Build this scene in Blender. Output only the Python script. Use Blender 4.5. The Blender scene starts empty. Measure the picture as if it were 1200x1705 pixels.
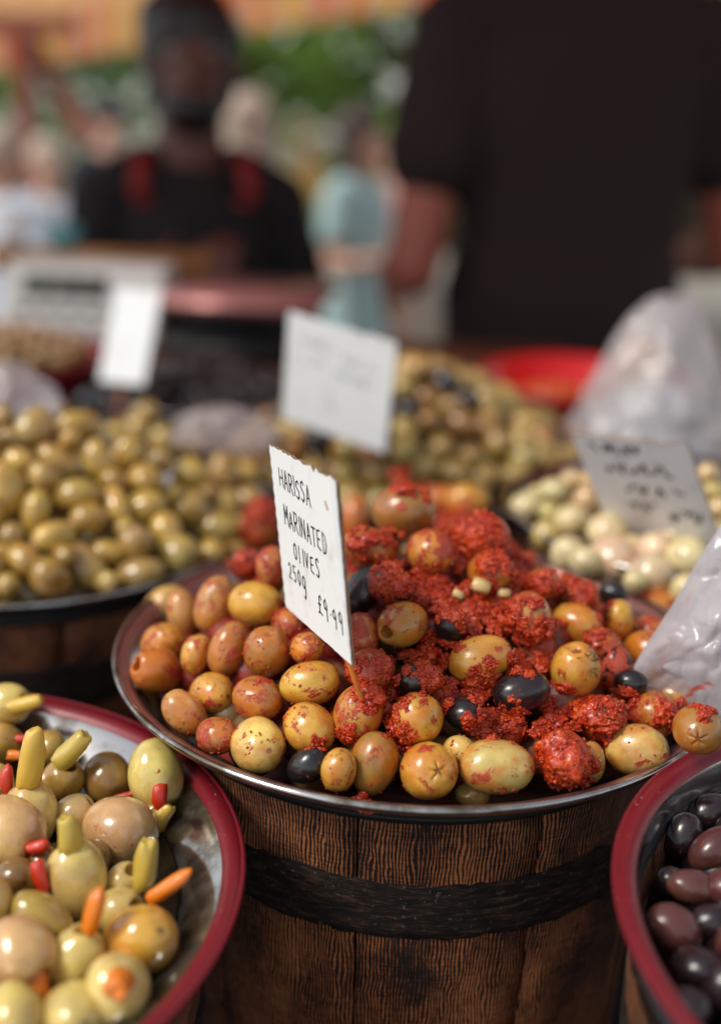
import bpy, bmesh, math, random
import numpy as np
from mathutils import Vector, Matrix, Quaternion, noise
random.seed(7); np.random.seed(7)
sc = bpy.context.scene
COL = sc.collection
PI = math.pi

# ------------------------------------------------------------------ camera
CAMZ = 1.5
FPX = 2000.0
PITCH, ROLL = math.radians(19), math.radians(2)
sp, cp = math.sin(PITCH), math.cos(PITCH)
R0, FW, U0 = Vector((1, 0, 0)), Vector((0, cp, -sp)), Vector((0, sp, cp))
RT = R0 * math.cos(ROLL) + U0 * math.sin(ROLL)
UP = U0 * math.cos(ROLL) - R0 * math.sin(ROLL)
CAM = Vector((0, 0, CAMZ))
cd = bpy.data.cameras.new('camera')
cam = bpy.data.objects.new('camera', cd); COL.objects.link(cam)
m = Matrix((RT, UP, -FW)).transposed().to_4x4(); m.translation = CAM
cam.matrix_world = m
cd.sensor_fit = 'VERTICAL'; cd.sensor_height = 36; cd.lens = FPX / 1705 * 36
cd.clip_start = 0.05; cd.clip_end = 400
cd.dof.use_dof = True; cd.dof.focus_distance = 0.53; cd.dof.aperture_fstop = 2.55
sc.camera = cam

# ------------------------------------------------------------------ sky, sun, exposure
SUN_DIR = Vector((0.66, 0.28, -0.80)).normalized()          # the way the light travels
w = bpy.data.worlds.new('World'); sc.world = w; w.use_nodes = True
nt = w.node_tree
bg = nt.nodes['Background']
sky = nt.nodes.new('ShaderNodeTexSky'); sky.sky_type = 'NISHITA'; sky.sun_disc = False
sky.sun_elevation = math.asin(-SUN_DIR.z)
sky.sun_rotation = math.atan2(-SUN_DIR.x, -SUN_DIR.y)
sky.dust_density = 1.0; sky.air_density = 1.0; sky.ozone_density = 1.0
hs = nt.nodes.new('ShaderNodeHueSaturation'); hs.inputs['Saturation'].default_value = 0.28
nt.links.new(sky.outputs[0], hs.inputs['Color']); nt.links.new(hs.outputs[0], bg.inputs[0])
bg.inputs[1].default_value = 0.15
sl = bpy.data.lights.new('sun', 'SUN'); sl.energy = 2.2; sl.angle = math.radians(18); sl.color = (1, .94, .84)
so = bpy.data.objects.new('sun', sl); COL.objects.link(so)
so.rotation_euler = SUN_DIR.to_track_quat('-Z', 'Y').to_euler()
sc.view_settings.view_transform = 'Standard'; sc.view_settings.look = 'None'
sc.view_settings.exposure = 0.20; sc.view_settings.gamma = 1.0
sc.view_settings.use_curve_mapping = False
sc.cycles.max_bounces = 8; sc.cycles.transparent_max_bounces = 12
sc.cycles.caustics_reflective = False; sc.cycles.caustics_refractive = False
sc.cycles.sample_clamp_indirect = 4

# ------------------------------------------------------------------ helpers
def ray(px, py):
    return FW + RT * ((px - 600) / FPX) + UP * ((852.5 - py) / FPX)
def W(px, py, d):
    return CAM + ray(px, py) * d
def depth_of(p): return (p - CAM).dot(FW)
def to_px(p):
    v = p - CAM; d = v.dot(FW)
    return 600 + FPX * v.dot(RT) / d, 852.5 - FPX * v.dot(UP) / d

def link(o, parent=None):
    COL.objects.link(o)
    if parent is not None: o.parent = parent
    return o
def mesh_of(name, verts, faces, mat=None, smooth=True):
    me = bpy.data.meshes.new(name); me.from_pydata([tuple(v) for v in verts], [], faces); me.update()
    if mat: me.materials.append(mat)
    if smooth: me.shade_smooth()
    return me
def obj(name, me, parent=None, loc=None):
    o = bpy.data.objects.new(name, me); link(o, parent)
    if loc is not None: o.location = loc
    return o
def empty(name, loc=(0, 0, 0), rz=0):
    o = bpy.data.objects.new(name, None); o.empty_display_size = .02
    link(o); o.location = loc; o.rotation_euler.z = rz
    return o
def tag(o, label, cat, group=None):
    o['label'] = label; o['category'] = cat
    if group: o['group'] = group
    return o
def struct(o): o['kind'] = 'structure'; return o
def stuff(o, label=None):
    o['kind'] = 'stuff'
    if label: o['label'] = label
    return o

class MB:
    def __init__(s): s.v = []; s.f = []
    def add(s, v, f):
        n = len(s.v); s.v += [tuple(x) for x in v]; s.f += [tuple(i + n for i in q) for q in f]; return s
    def box(s, c, d, rot=None):
        x, y, z = d[0] / 2, d[1] / 2, d[2] / 2
        v = [Vector((a * x, b * y, e * z)) for a in (-1, 1) for b in (-1, 1) for e in (-1, 1)]
        if rot is not None: v = [rot @ q for q in v]
        return s.add([q + Vector(c) for q in v], [(0, 1, 3, 2), (4, 6, 7, 5), (0, 4, 5, 1), (2, 3, 7, 6), (0, 2, 6, 4), (1, 5, 7, 3)])
    def capsule(s, a, b, ra, rb, n=14, k=4):
        a, b = Vector(a), Vector(b); d = b - a
        L = d.length
        q = (d.normalized() if L > 1e-6 else Vector((0, 0, 1))).to_track_quat('Z', 'Y')
        rings = []
        for i in range(1, k + 1):
            t = PI / 2 * i / k; rings.append((-ra * math.cos(t), ra * math.sin(t)))
        for i in range(0, k):
            t = PI / 2 * i / k; rings.append((L + rb * math.sin(t), rb * math.cos(t)))
        v = [a + q @ Vector((0, 0, -ra))]
        for z, r in rings:
            v += [a + q @ Vector((r * math.cos(2 * PI * j / n), r * math.sin(2 * PI * j / n), z)) for j in range(n)]
        v.append(a + q @ Vector((0, 0, L + rb)))
        f = [(0, 1 + (j + 1) % n, 1 + j) for j in range(n)]
        for i in range(len(rings) - 1):
            o = 1 + i * n
            f += [(o + j, o + (j + 1) % n, o + n + (j + 1) % n, o + n + j) for j in range(n)]
        o = 1 + (len(rings) - 1) * n; e = len(v) - 1
        f += [(o + j, o + (j + 1) % n, e) for j in range(n)]
        return s.add(v, f)
    def limb(s, pts, rads):
        for i in range(len(pts) - 1): s.capsule(pts[i], pts[i + 1], rads[i], rads[i + 1])
        return s
    def ell(s, c, r, rot=None, n=18, k=12):
        c = Vector(c); v = [Vector((0, 0, -r[2]))]
        for i in range(1, k):
            t = PI * i / k
            v += [Vector((r[0] * math.sin(t) * math.cos(2 * PI * j / n), r[1] * math.sin(t) * math.sin(2 * PI * j / n), -r[2] * math.cos(t))) for j in range(n)]
        v.append(Vector((0, 0, r[2])))
        f = [(0, 1 + (j + 1) % n, 1 + j) for j in range(n)]
        for i in range(k - 2):
            o = 1 + i * n
            f += [(o + j, o + (j + 1) % n, o + n + (j + 1) % n, o + n + j) for j in range(n)]
        o = 1 + (k - 2) * n; e = len(v) - 1
        f += [(o + j, o + (j + 1) % n, e) for j in range(n)]
        if rot is not None: v = [rot @ q for q in v]
        return s.add([q + c for q in v], f)
    def loft(s, rings, n=24):
        v, f = [], []
        for (x, y, z, rx, ry) in rings:
            v += [(x + rx * math.cos(2 * PI * j / n), y + ry * math.sin(2 * PI * j / n), z) for j in range(n)]
        for i in range(len(rings) - 1):
            o = i * n
            f += [(o + j, o + (j + 1) % n, o + n + (j + 1) % n, o + n + j) for j in range(n)]
        f.append(tuple(range(n - 1, -1, -1))); o = (len(rings) - 1) * n
        f.append(tuple(o + j for j in range(n)))
        return s.add(v, f)
    def lathe(s, prof, n=64, cap0=True, cap1=True):
        v, f = [], []
        for (r, z) in prof:
            v += [(r * math.cos(2 * PI * j / n), r * math.sin(2 * PI * j / n), z) for j in range(n)]
        for i in range(len(prof) - 1):
            o = i * n
            f += [(o + j, o + (j + 1) % n, o + n + (j + 1) % n, o + n + j) for j in range(n)]
        if cap0: f.append(tuple(range(n - 1, -1, -1)))
        if cap1: o = (len(prof) - 1) * n; f.append(tuple(o + j for j in range(n)))
        return s.add(v, f)
    def mesh(s, name, mat=None, smooth=True): return mesh_of(name, s.v, s.f, mat, smooth)
    def build(s, name, mat=None, parent=None, loc=None, smooth=True):
        return obj(name, s.mesh(name, mat, smooth), parent, loc)

def remesh(o, vox, it=4):
    md = o.modifiers.new('Remesh', 'REMESH'); md.mode = 'VOXEL'; md.voxel_size = vox; md.use_smooth_shade = True
    md = o.modifiers.new('Smooth', 'SMOOTH'); md.iterations = it; md.factor = .5
    return o

# ------------------------------------------------------------------ materials
class NT:
    def __init__(s, name):
        s.mat = bpy.data.materials.new(name); s.mat.use_nodes = True
        s.t = s.mat.node_tree; s.b = s.t.nodes['Principled BSDF']; s.out = s.t.nodes['Material Output']
    def n(s, typ, ins=None, **kw):
        x = s.t.nodes.new(typ)
        for k, v in kw.items(): setattr(x, k, v)
        for k, v in (ins or {}).items(): s.set(x.inputs[k], v)
        return x
    def set(s, sock, v):
        if isinstance(v, bpy.types.NodeSocket): s.t.links.new(v, sock)
        elif isinstance(v, (tuple, list)) and sock.type == 'RGBA' and len(v) == 3: sock.default_value = (*v, 1)
        else: sock.default_value = v
    def p(s, **kw):
        for k, v in kw.items(): s.set(s.b.inputs[k.replace('_', ' ')], v)
        return s
    def mix(s, a, b, f, mode='MIX'):
        x = s.t.nodes.new('ShaderNodeMix'); x.data_type = 'RGBA'; x.blend_type = mode
        s.set(x.inputs[0], f); s.set(x.inputs[6], a); s.set(x.inputs[7], b)
        return x.outputs[2]
    def math(s, op, a, b=None, c=None):
        x = s.t.nodes.new('ShaderNodeMath'); x.operation = op
        s.set(x.inputs[0], a)
        if b is not None: s.set(x.inputs[1], b)
        if c is not None: s.set(x.inputs[2], c)
        return x.outputs[0]
    def ramp(s, f, stops):
        x = s.t.nodes.new('ShaderNodeValToRGB'); s.set(x.inputs[0], f)
        e = x.color_ramp.elements
        while len(e) < len(stops): e.new(.5)
        for i, (p, c) in enumerate(stops):
            e[i].position = p; e[i].color = (*c, 1) if len(c) == 3 else c
        return x.outputs[0]
    def step(s, v, a, b):
        x = s.n('ShaderNodeMapRange', {0: v, 1: a, 2: b}); x.interpolation_type = 'SMOOTHSTEP'
        return x.outputs[0]
    def noise(s, vec, scale, detail=3, rough=.5, dist=0):
        x = s.n('ShaderNodeTexNoise', {'Vector': vec, 'Scale': scale, 'Detail': detail, 'Roughness': rough, 'Distortion': dist})
        return x.outputs[0]
    def bump(s, h, strength=.3, dist=.001):
        x = s.n('ShaderNodeBump', {'Height': h, 'Strength': strength, 'Distance': dist})
        s.set(s.b.inputs['Normal'], x.outputs[0]); return x
    def coord(s, which='Object', rand=True):
        tc = s.n('ShaderNodeTexCoord').outputs[which]
        if not rand: return tc
        oi = s.n('ShaderNodeObjectInfo')
        k = s.math('MULTIPLY', oi.outputs['Random'], 61.0)
        cx = s.n('ShaderNodeCombineXYZ', {0: k, 1: k, 2: k})
        return s.n('ShaderNodeVectorMath', {0: tc, 1: cx.outputs[0]}, operation='ADD').outputs[0]

def olive_mat(name, stain=1.0, rough=.27, coat=.25, spec_var=.5, sss=.1):
    a = NT(name); c = a.coord()
    oi = a.n('ShaderNodeObjectInfo'); base = oi.outputs['Color']; al = oi.outputs['Alpha']
    n1 = a.noise(c, 2.2, 4)
    v = a.math('MULTIPLY_ADD', n1, 1.1, .45)
    hsv = a.n('ShaderNodeHueSaturation', {'Color': base, 'Value': v})
    hsv.inputs['Hue'].default_value = .5
    a.t.links.new(a.math('MULTIPLY_ADD', a.noise(c, 1.1, 2), .06, .47), hsv.inputs['Hue'])
    col = hsv.outputs[0]
    fr = a.step(a.noise(c, 26, 2), .64, .72)
    col = a.mix(col, a.mix(col, (.12, .06, .02), .55), a.math('MULTIPLY', fr, .6))
    raw = a.n('ShaderNodeTexCoord').outputs['Object']; sx_ = a.n('ShaderNodeSeparateXYZ', {0: raw})
    rr2 = a.math('ADD', a.math('MULTIPLY', sx_.outputs[0], sx_.outputs[0]), a.math('MULTIPLY', sx_.outputs[1], sx_.outputs[1]))
    rr2 = a.math('ADD', rr2, a.math('MULTIPLY', a.math('SUBTRACT', a.noise(c, 14, 3), .5), .006))
    scar = a.math('MULTIPLY', a.math('SUBTRACT', 1.0, a.step(rr2, .0016, .0042)), a.step(a.math('ABSOLUTE', sx_.outputs[2]), .30, .34))
    col = a.mix(col, a.mix(col, (.10, .045, .015), .8), scar)
    # oily orange stain then opaque red paste
    st = a.step(a.noise(c, 1.9, 6, .65), a.math('SUBTRACT', .53, a.math('MULTIPLY', al, .42)), a.math('SUBTRACT', .74, a.math('MULTIPLY', al, .42)))
    st = a.math('MULTIPLY', st, .75 * stain)
    col = a.mix(col, (.54, .150, .010), st)
    pn = a.noise(c, 3.0, 9, .68, .3)
    th = a.math('SUBTRACT', .655, a.math('MULTIPLY', al, .32))
    pm = a.step(pn, th, a.math('ADD', th, .035))
    gr = a.noise(c, 34, 5, .7)
    pc = a.ramp(gr, [(.3, (.13, .007, .004)), (.48, (.44, .028, .010)), (.62, (.60, .10, .018)), (.74, (.68, .28, .07))])
    col = a.mix(col, pc, pm)
    a.p(Base_Color=col, Roughness=a.math('ADD', a.math('MULTIPLY_ADD', a.noise(c, 9, 4), .28, rough - .14), a.math('MULTIPLY', pm, .05)),
        Coat_Weight=coat, Coat_Roughness=.12, Subsurface_Weight=sss, Subsurface_Radius=(.5, .28, .1), Subsurface_Scale=.006, Specular_IOR_Level=.5)
    h = a.math('ADD', a.math('MULTIPLY', a.math('MULTIPLY', pm, a.math('ADD', gr, .4)), 1.0), a.math('ADD', a.math('MULTIPLY', a.noise(c, 9, 6, .65), .20), a.math('MULTIPLY', scar, -.25)))
    a.bump(h, .55, .0012)
    return a.mat

def simple(name, col, rough=.5, metal=0., var=.15, scale=40., bump=0., coat=0., which='Object', sheen=0):
    a = NT(name); c = a.coord(which, False)
    n1 = a.noise(c, scale, 5, .6)
    v = a.math('MULTIPLY_ADD', n1, 2 * var, 1 - var)
    hsv = a.n('ShaderNodeHueSaturation', {'Color': col, 'Value': v})
    a.p(Base_Color=hsv.outputs[0], Roughness=a.math('MULTIPLY_ADD', a.noise(c, scale * .5, 4), .2, rough - .1), Metallic=metal, Coat_Weight=coat)
    if sheen: a.p(Sheen_Weight=sheen)
    if bump: a.bump(n1, bump, .002)
    return a.mat

M = {}
M['harissa_olive'] = olive_mat('harissa_olive_skin', 1.0, .27, .45)
M['clean_olive'] = olive_mat('clean_olive_skin', 0.0, .17, .7)
M['far_olive'] = olive_mat('far_olive_skin', 0.0, .20, .6, sss=.0)
M['black_olive'] = olive_mat('black_olive_skin', 0.0, .24, .4, sss=0)

a = NT('harissa'); c = a.coord('Object', False)
g1 = a.noise(c, 900, 5, .7); g2 = a.noise(c, 160, 3)
k = a.math('ADD', a.math('MULTIPLY', g1, .70), a.math('MULTIPLY', g2, .30)); k = a.math('MULTIPLY_ADD', a.math('SUBTRACT', k, .5), 1.5, .5)
pc = a.ramp(k, [(.18, (.07, .004, .001)), (.38, (.31, .013, .002)), (.54, (.50, .036, .004)), (.68, (.66, .125, .012)), (.82, (.80, .40, .10))])
a.p(Base_Color=pc, Roughness=a.math('MULTIPLY_ADD', g2, .22, .14), Coat_Weight=.32, Coat_Roughness=.10, Specular_IOR_Level=.35, Subsurface_Weight=.0)
a.bump(g1, .38, .0012); M['paste'] = a.mat

M['stuffing'] = simple('pinkish_nut_stuffing', (.56, .33, .20), .5, var=.25, scale=8)
M['herb'] = simple('dried_herb', (.07, .06, .02), .6)
M['garlic'] = simple('garlic_flesh', (.68, .47, .20), .35, var=.25, scale=300)

def pepper_mat(name, col):
    a = NT(name); c = a.coord(); oi = a.n('ShaderNodeObjectInfo')
    v = a.math('MULTIPLY_ADD', a.noise(c, 180, 3), .8, .6)
    hsv = a.n('ShaderNodeHueSaturation', {'Color': col, 'Value': v})
    a.p(Base_Color=hsv.outputs[0], Roughness=.20, Coat_Weight=.4, Coat_Roughness=.06, Subsurface_Weight=.12, Subsurface_Radius=(.6, .3, .1), Subsurface_Scale=.004)
    a.bump(a.noise(c, 350, 3), .25, .001); return a.mat
M['pep_yellow'] = pepper_mat('pickled_pepper_yellow', (.68, .43, .06))
M['pep_green'] = pepper_mat('pickled_pepper_green', (.55, .39, .06))
M['pep_red'] = pepper_mat('pepper_red', (.56, .028, .006))
M['pep_orange'] = pepper_mat('pepper_orange', (.78, .20, .006))

def steel_mat():
    a = NT('brushed_steel'); c = a.coord('Object', False)
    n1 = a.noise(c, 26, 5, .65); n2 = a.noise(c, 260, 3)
    oil = a.step(n1, .44, .62)  # oil residue, spread wide and darkened to paint in the wall's dark reflections
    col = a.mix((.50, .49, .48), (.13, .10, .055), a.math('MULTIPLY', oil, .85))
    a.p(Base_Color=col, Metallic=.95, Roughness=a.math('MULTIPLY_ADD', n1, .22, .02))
    a.bump(n2, .04, .0005); return a.mat
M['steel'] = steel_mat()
def band_mat(name, col, metal, worn):
    a = NT(name); c = a.coord('Object', False)
    n1 = a.noise(c, 24, 5, .6); fl = a.step(a.noise(c, 420, 3, .6), .69, .73); fl2 = a.step(a.noise(c, 70, 7, .75), .62, .70)
    cc = a.mix(col, worn, a.step(n1, .50, .78))
    cc = a.mix(cc, (.45, .30, .24), a.math('MULTIPLY', fl, .6))
    cc = a.mix(cc, (.36, .15, .11), a.math('MULTIPLY', fl2, .7)); cc = a.mix(cc, (.05, .012, .012), a.math('MULTIPLY', a.step(a.noise(c, 45, 6, .7), .60, .74), .6))
    a.p(Base_Color=cc, Metallic=metal, Roughness=a.math('MULTIPLY_ADD', n1, .3, .22)); a.bump(fl, .2, .0006); return a.mat
M['band_red'] = band_mat('red_band_paint', (.19, .008, .016), .1, (.12, .014, .016))
M['band_brown'] = band_mat('reddish_steel_band', (.34, .15, .13), .8, (.40, .24, .17))

def barrel_mat():
    a = NT('dark_barrel_wood'); uv = a.n('ShaderNodeUVMap').outputs[0]
    oi = a.n('ShaderNodeObjectInfo')
    off = a.n('ShaderNodeCombineXYZ', {0: a.math('MULTIPLY', oi.outputs['Random'], 7.0), 1: a.math('MULTIPLY', oi.outputs['Random'], 3.0)})
    u = a.n('ShaderNodeVectorMath', {0: uv, 1: off.outputs[0]}, operation='ADD').outputs[0]
    def st(sx, sy): return a.n('ShaderNodeMapping', {'Vector': u, 'Scale': (sx, sy, 1)}).outputs[0]
    wob = a.noise(st(60, 30), 1.0, 3)
    sep = a.n('ShaderNodeSeparateXYZ', {0: u})
    xx = a.math('ADD', sep.outputs[0], a.math('MULTIPLY', a.math('SUBTRACT', wob, .5), .010))
    vline = a.math('SINE', a.math('MULTIPLY', xx, 2 * PI / .0021))
    vl = a.math('MULTIPLY_ADD', vline, .5, .5)
    cut = a.noise(st(620, 130), 1.0, 5, .7)
    scr = a.noise(st(60, 900), 1.0, 5, .75)
    big = a.noise(st(22, 16), 1.0, 4, .6)
    k = a.math('ADD', a.math('MULTIPLY', vl, .30), a.math('ADD', a.math('MULTIPLY', cut, .50), a.math('MULTIPLY', scr, .60)))
    k = a.math('ADD', k, a.math('MULTIPLY', a.math('SUBTRACT', big, .5), .75))
    wear = a.step(k, .58, .94)
    col = a.ramp(wear, [(0, (.008, .005, .004)), (.25, (.060, .019, .008)), (.55, (.25, .070, .022)), (1, (.46, .175, .065))])
    a.p(Base_Color=col, Roughness=a.math('MULTIPLY_ADD', wear, -.15, .62), Specular_IOR_Level=.35)
    a.bump(k, .9, .0022); return a.mat
M['barrel'] = barrel_mat()
def hoop_mat():
    a = NT('black_hoop'); c = a.coord('Object', False)
    mp = a.n('ShaderNodeMapping', {'Vector': c, 'Scale': (90, 90, 420)}).outputs[0]
    n1 = a.noise(mp, 1.0, 6, .72); n2 = a.noise(c, 420, 3)
    sp_ = a.step(n2, .63, .72)
    col = a.mix(a.ramp(n1, [(.36, (.004, .0035, .0035)), (.52, (.020, .013, .010)), (.64, (.095, .048, .028))]), (.20, .19, .18), a.math('MULTIPLY', sp_, .55))
    a.p(Base_Color=col, Roughness=.75, Specular_IOR_Level=.25); a.bump(n1, 1.0, .004); return a.mat
M['hoop'] = hoop_mat()
M['black'] = simple('black_rubber', (.010, .010, .011), .45, var=.3)

def card_mat():
    a = NT('white_card'); c = a.coord('Object', False)
    n1 = a.noise(c, 60, 5, .6)
    col = a.mix((.78, .80, .80), (.66, .63, .58), a.step(n1, .5, .8))
    a.p(Base_Color=col, Roughness=.75); a.bump(a.noise(c, 500, 3), .1, .0005); return a.mat
M['card'] = card_mat()
def smudge_mat():
    a = NT('smudged_card'); c = a.coord('Object', False)
    n1 = a.noise(c, 26, 5, .6); n2 = a.noise(c, 60, 5, .6)
    col = a.mix((.74, .76, .79), (.34, .30, .28), a.math('MULTIPLY', a.step(n1, .50, .72), .6))
    a.p(Base_Color=col, Roughness=.7); return a.mat
M['smudge'] = smudge_mat()
M['ink'] = simple('marker_ink', (.018, .016, .018), .6)
M['ink_pale'] = simple('faded_marker_ink', (.09, .11, .14), .7)
M['board_edge'] = simple('cardboard_edge', (.22, .13, .08), .8, var=.4, scale=600)
M['stick'] = simple('orange_stick', (.62, .17, .02), .5, var=.3, scale=200)
M['cloth_black'] = simple('black_table_cloth', (.006, .006, .007), .9, bump=.3)
M['wood_orange'] = simple('orange_wood', (.33, .14, .035), .5, var=.4, scale=12)
M['wood_brown'] = simple('brown_shelf_wood', (.18, .06, .025), .5, var=.35, scale=14)
M['red_plastic'] = simple('red_plastic', (.55, .006, .008), .3, var=.1, coat=.3)
M['dark_red_plastic'] = simple('dark_red_plastic', (.27, .012, .025), .35, var=.15)
M['scale_body'] = simple('pale_scale_plastic', (.52, .50, .47), .45, var=.08)
M['display'] = simple('dark_display', (.035, .055, .052), .25)
M['digit'] = simple('display_digit', (.16, .15, .12), .4)
M['tray'] = simple('pink_tinted_steel', (.42, .19, .18), .30, .55, var=.15, scale=20)
M['white_cup'] = simple('white_glint_tone', (.80, .80, .80), .6)
M['teal_glint'] = simple('teal_glint_tone', (.12, .30, .32), .4)
M['paving'] = simple('stone_paving', (.30, .285, .255), .85, var=.35, scale=3, bump=.3)
M['skin_dark'] = simple('brown_skin', (.10, .030, .016), .5, var=.12, scale=60)
M['skin_red'] = simple('warm_brown_skin', (.34, .085, .05), .5, var=.12, scale=60)
M['skin'] = simple('light_skin', (.56, .31, .22), .45, var=.1, scale=60)
M['hair_black'] = simple('black_hair', (.008, .007, .006), .45, var=.4, scale=150, bump=.6)
M['hair_brown'] = simple('dark_brown_hair', (.045, .025, .015), .5, var=.4, scale=150, bump=.6)
M['hair_grey'] = simple('pale_blond_hair', (.48, .38, .30), .5, var=.3, scale=150, bump=.5)
M['shirt_black'] = simple('black_jersey', (.006, .005, .005), .9, var=.3, scale=14, bump=.2)
M['shirt_maroon'] = simple('charcoal_maroon_tee', (.017, .0062, .0066), .9, var=.3, scale=14, bump=.2)
M['denim'] = simple('dark_denim', (.009, .013, .024), .85, var=.3, scale=120, bump=.3)
M['strap_red'] = simple('red_strap', (.22, .007, .006), .7)
M['apron'] = simple('black_apron', (.006, .004, .004), .9, var=.3)
M['white_shirt'] = simple('white_cotton', (.74, .78, .82), .8, var=.1, scale=10, bump=.3)
M['blue_shirt'] = simple('pale_blue_cotton', (.52, .60, .68), .8, var=.1, scale=10, bump=.3)
M['teal_dress'] = simple('pale_teal_dress', (.36, .52, .52), .8, var=.15, scale=12, bump=.3)
M['navy'] = simple('navy_cloth', (.016, .018, .028), .85, var=.2)
M['pink_top'] = simple('dusty_pink_cloth', (.42, .20, .18), .8, var=.15)
M['green_top'] = simple('green_cloth', (.03, .22, .10), .8, var=.15)
M['yellow_bag'] = simple('yellow_canvas', (.60, .44, .14), .8, var=.2)
M['peach'] = simple('peach_trousers', (.52, .30, .21), .8, var=.15)
M['eye'] = simple('eye_white', (.5, .48, .45), .2)
M['lip'] = simple('lip_skin', (.16, .05, .04), .4)
M['post'] = simple('red_brown_timber', (.24, .058, .030), .6, var=.3, scale=8)
M['bark'] = simple('tree_bark', (.07, .05, .035), .9, var=.4, scale=6, bump=.8)
M['relish'] = simple('orange_chilli_relish', (.55, .10, .012), .3, var=.5, scale=120, bump=.6)

def cloth_translucent(name, col, which='Object'):
    a = NT(name)
    tr = a.n('ShaderNodeBsdfTranslucent', {'Color': col}); df = a.n('ShaderNodeBsdfDiffuse', {'Color': col})
    mx = a.n('ShaderNodeMixShader', {0: .5, 1: df.outputs[0], 2: tr.outputs[0]})
    a.t.links.new(mx.outputs[0], a.out.inputs[0]); return a
a = cloth_translucent('awning_orange', (.80, .27, .02)); M['aw_orange'] = a.mat
M['aw_coral'] = cloth_translucent('awning_coral', (.78, .19, .06)).mat
M['aw_white'] = cloth_translucent('awning_white', (.66, .50, .36)).mat
M['aw_yellow'] = cloth_translucent('awning_yellow', (.82, .46, .03)).mat
M['canopy_red'] = cloth_translucent('canopy_red', (.35, .06, .04)).mat

def leaf_mat(name, c0, c1):
    a = NT(name); g = a.n('ShaderNodeNewGeometry')
    col = a.mix(c0, c1, g.outputs['Random Per Island'])
    df = a.n('ShaderNodeBsdfDiffuse', {'Color': col}); tr = a.n('ShaderNodeBsdfTranslucent', {'Color': a.mix(col, (.22, .36, .05), .4)})
    gl = a.n('ShaderNodeBsdfGlossy', {'Color': (.6, .6, .6, 1), 'Roughness': .4})
    mx = a.n('ShaderNodeMixShader', {0: .48, 1: df.outputs[0], 2: tr.outputs[0]})
    m2 = a.n('ShaderNodeMixShader', {0: .04, 1: mx.outputs[0], 2: gl.outputs[0]})
    a.t.links.new(m2.outputs[0], a.out.inputs[0]); return a.mat
M['leaf_mid'] = leaf_mat('leaf_mid_green', (.12, .29, .08), (.30, .52, .15))
M['leaf_dark'] = leaf_mat('leaf_dark_green', (.05, .14, .04), (.13, .28, .08))
M['leaf_light'] = leaf_mat('leaf_light_green', (.15, .31, .06), (.36, .54, .13))

def bag_mat(name, tint, white, transp, smear=False):
    """thin film: mostly see-through, a little milky, sharp glints on the creases"""
    a = NT(name); c = a.coord('Object', False); base = tint
    if smear:
        sm = a.step(a.noise(c, 30, 4, .6, .6), .60, .66); base = a.mix(tint, (.62, .07, .012), a.math('MULTIPLY', sm, .9))
    wc = a.n('ShaderNodeVectorMath', {0: c, 1: a.n('ShaderNodeVectorMath', {0: a.n('ShaderNodeTexNoise', {'Vector': c, 'Scale': 22.0, 'Detail': 3.0}).outputs['Color'], 1: (.05, .05, .05)}, operation='MULTIPLY').outputs[0]}, operation='ADD').outputs[0]
    vo = a.n('ShaderNodeTexVoronoi', {'Vector': wc, 'Scale': 20.0}, feature='DISTANCE_TO_EDGE').outputs['Distance']
    v2 = a.n('ShaderNodeTexVoronoi', {'Vector': wc, 'Scale': 46.0}, feature='DISTANCE_TO_EDGE').outputs['Distance']
    hgt = a.math('ADD', a.math('MINIMUM', vo, .12), a.math('MULTIPLY', a.math('MINIMUM', v2, .08), .6))
    a.bump(a.math('ADD', hgt, a.math('MULTIPLY', a.noise(c, 40, 4), .25)), .55, .006)
    nrm = a.b.inputs['Normal'].links[0].from_socket
    a.p(Base_Color=base, Roughness=.45)
    tp = a.n('ShaderNodeBsdfTransparent', {'Color': (.97, .96, .97, 1)})
    tl = a.n('ShaderNodeBsdfTranslucent', {'Color': base})
    gl = a.n('ShaderNodeBsdfGlossy', {'Color': (.95, .95, .97, 1), 'Roughness': .09, 'Normal': nrm})
    m1 = a.n('ShaderNodeMixShader', {0: .45, 1: a.b.outputs[0], 2: tl.outputs[0]})
    f = transp if not smear else a.math('MULTIPLY', transp, a.math('SUBTRACT', 1.0, a.math('MULTIPLY', sm, .9)))
    m2 = a.n('ShaderNodeMixShader', {0: f, 1: m1.outputs[0], 2: tp.outputs[0]})
    fr = a.n('ShaderNodeFresnel', {'IOR': 1.45, 'Normal': nrm}).outputs[0]
    m3 = a.n('ShaderNodeMixShader', {0: a.math('ADD', a.math('MULTIPLY', fr, .55), .02), 1: m2.outputs[0], 2: gl.outputs[0]})
    a.t.links.new(m3.outputs[0], a.out.inputs[0]); return a.mat
M['bag'] = bag_mat('clear_bag_film', (.92, .88, .89), 0, .58)
M['bag_smear'] = bag_mat('smeared_bag_film', (.90, .85, .89), 0, .48, True)
M['bag_white'] = bag_mat('white_bag_film', (.90, .91, .92), 0, .03)
M['bag_pink'] = bag_mat('pinkish_bag_film', (.86, .74, .72), 0, .66)
M['bag_tan'] = simple('tan_paper_bag', (.45, .27, .15), .7, var=.2)

# ------------------------------------------------------------------ ground, table, canopy
g = MB().box((0, 60, -.05), (240, 240, .1)).build('ground', M['paving']); struct(g)
TABLE = CAMZ - .58
tb = empty('stall_table', (0, 0, 0))
tag(tb, 'stall table draped in black cloth under the olive tubs', 'table')
MB().box((.0, 1.02, TABLE - .015), (2.6, 1.70, .03)).build('tabletop', M['cloth_black'], tb)
MB().box((.0, .165, TABLE / 2 - .02), (2.6, .006, TABLE - .04)).build('cloth_drop', M['cloth_black'], tb)
for x in (-1.2, 1.2):
    for y in (.25, 1.8):
        MB().box((x, y, TABLE / 2 - .015), (.05, .05, TABLE - .03)).build('leg', M['wood_brown'], tb)

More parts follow.
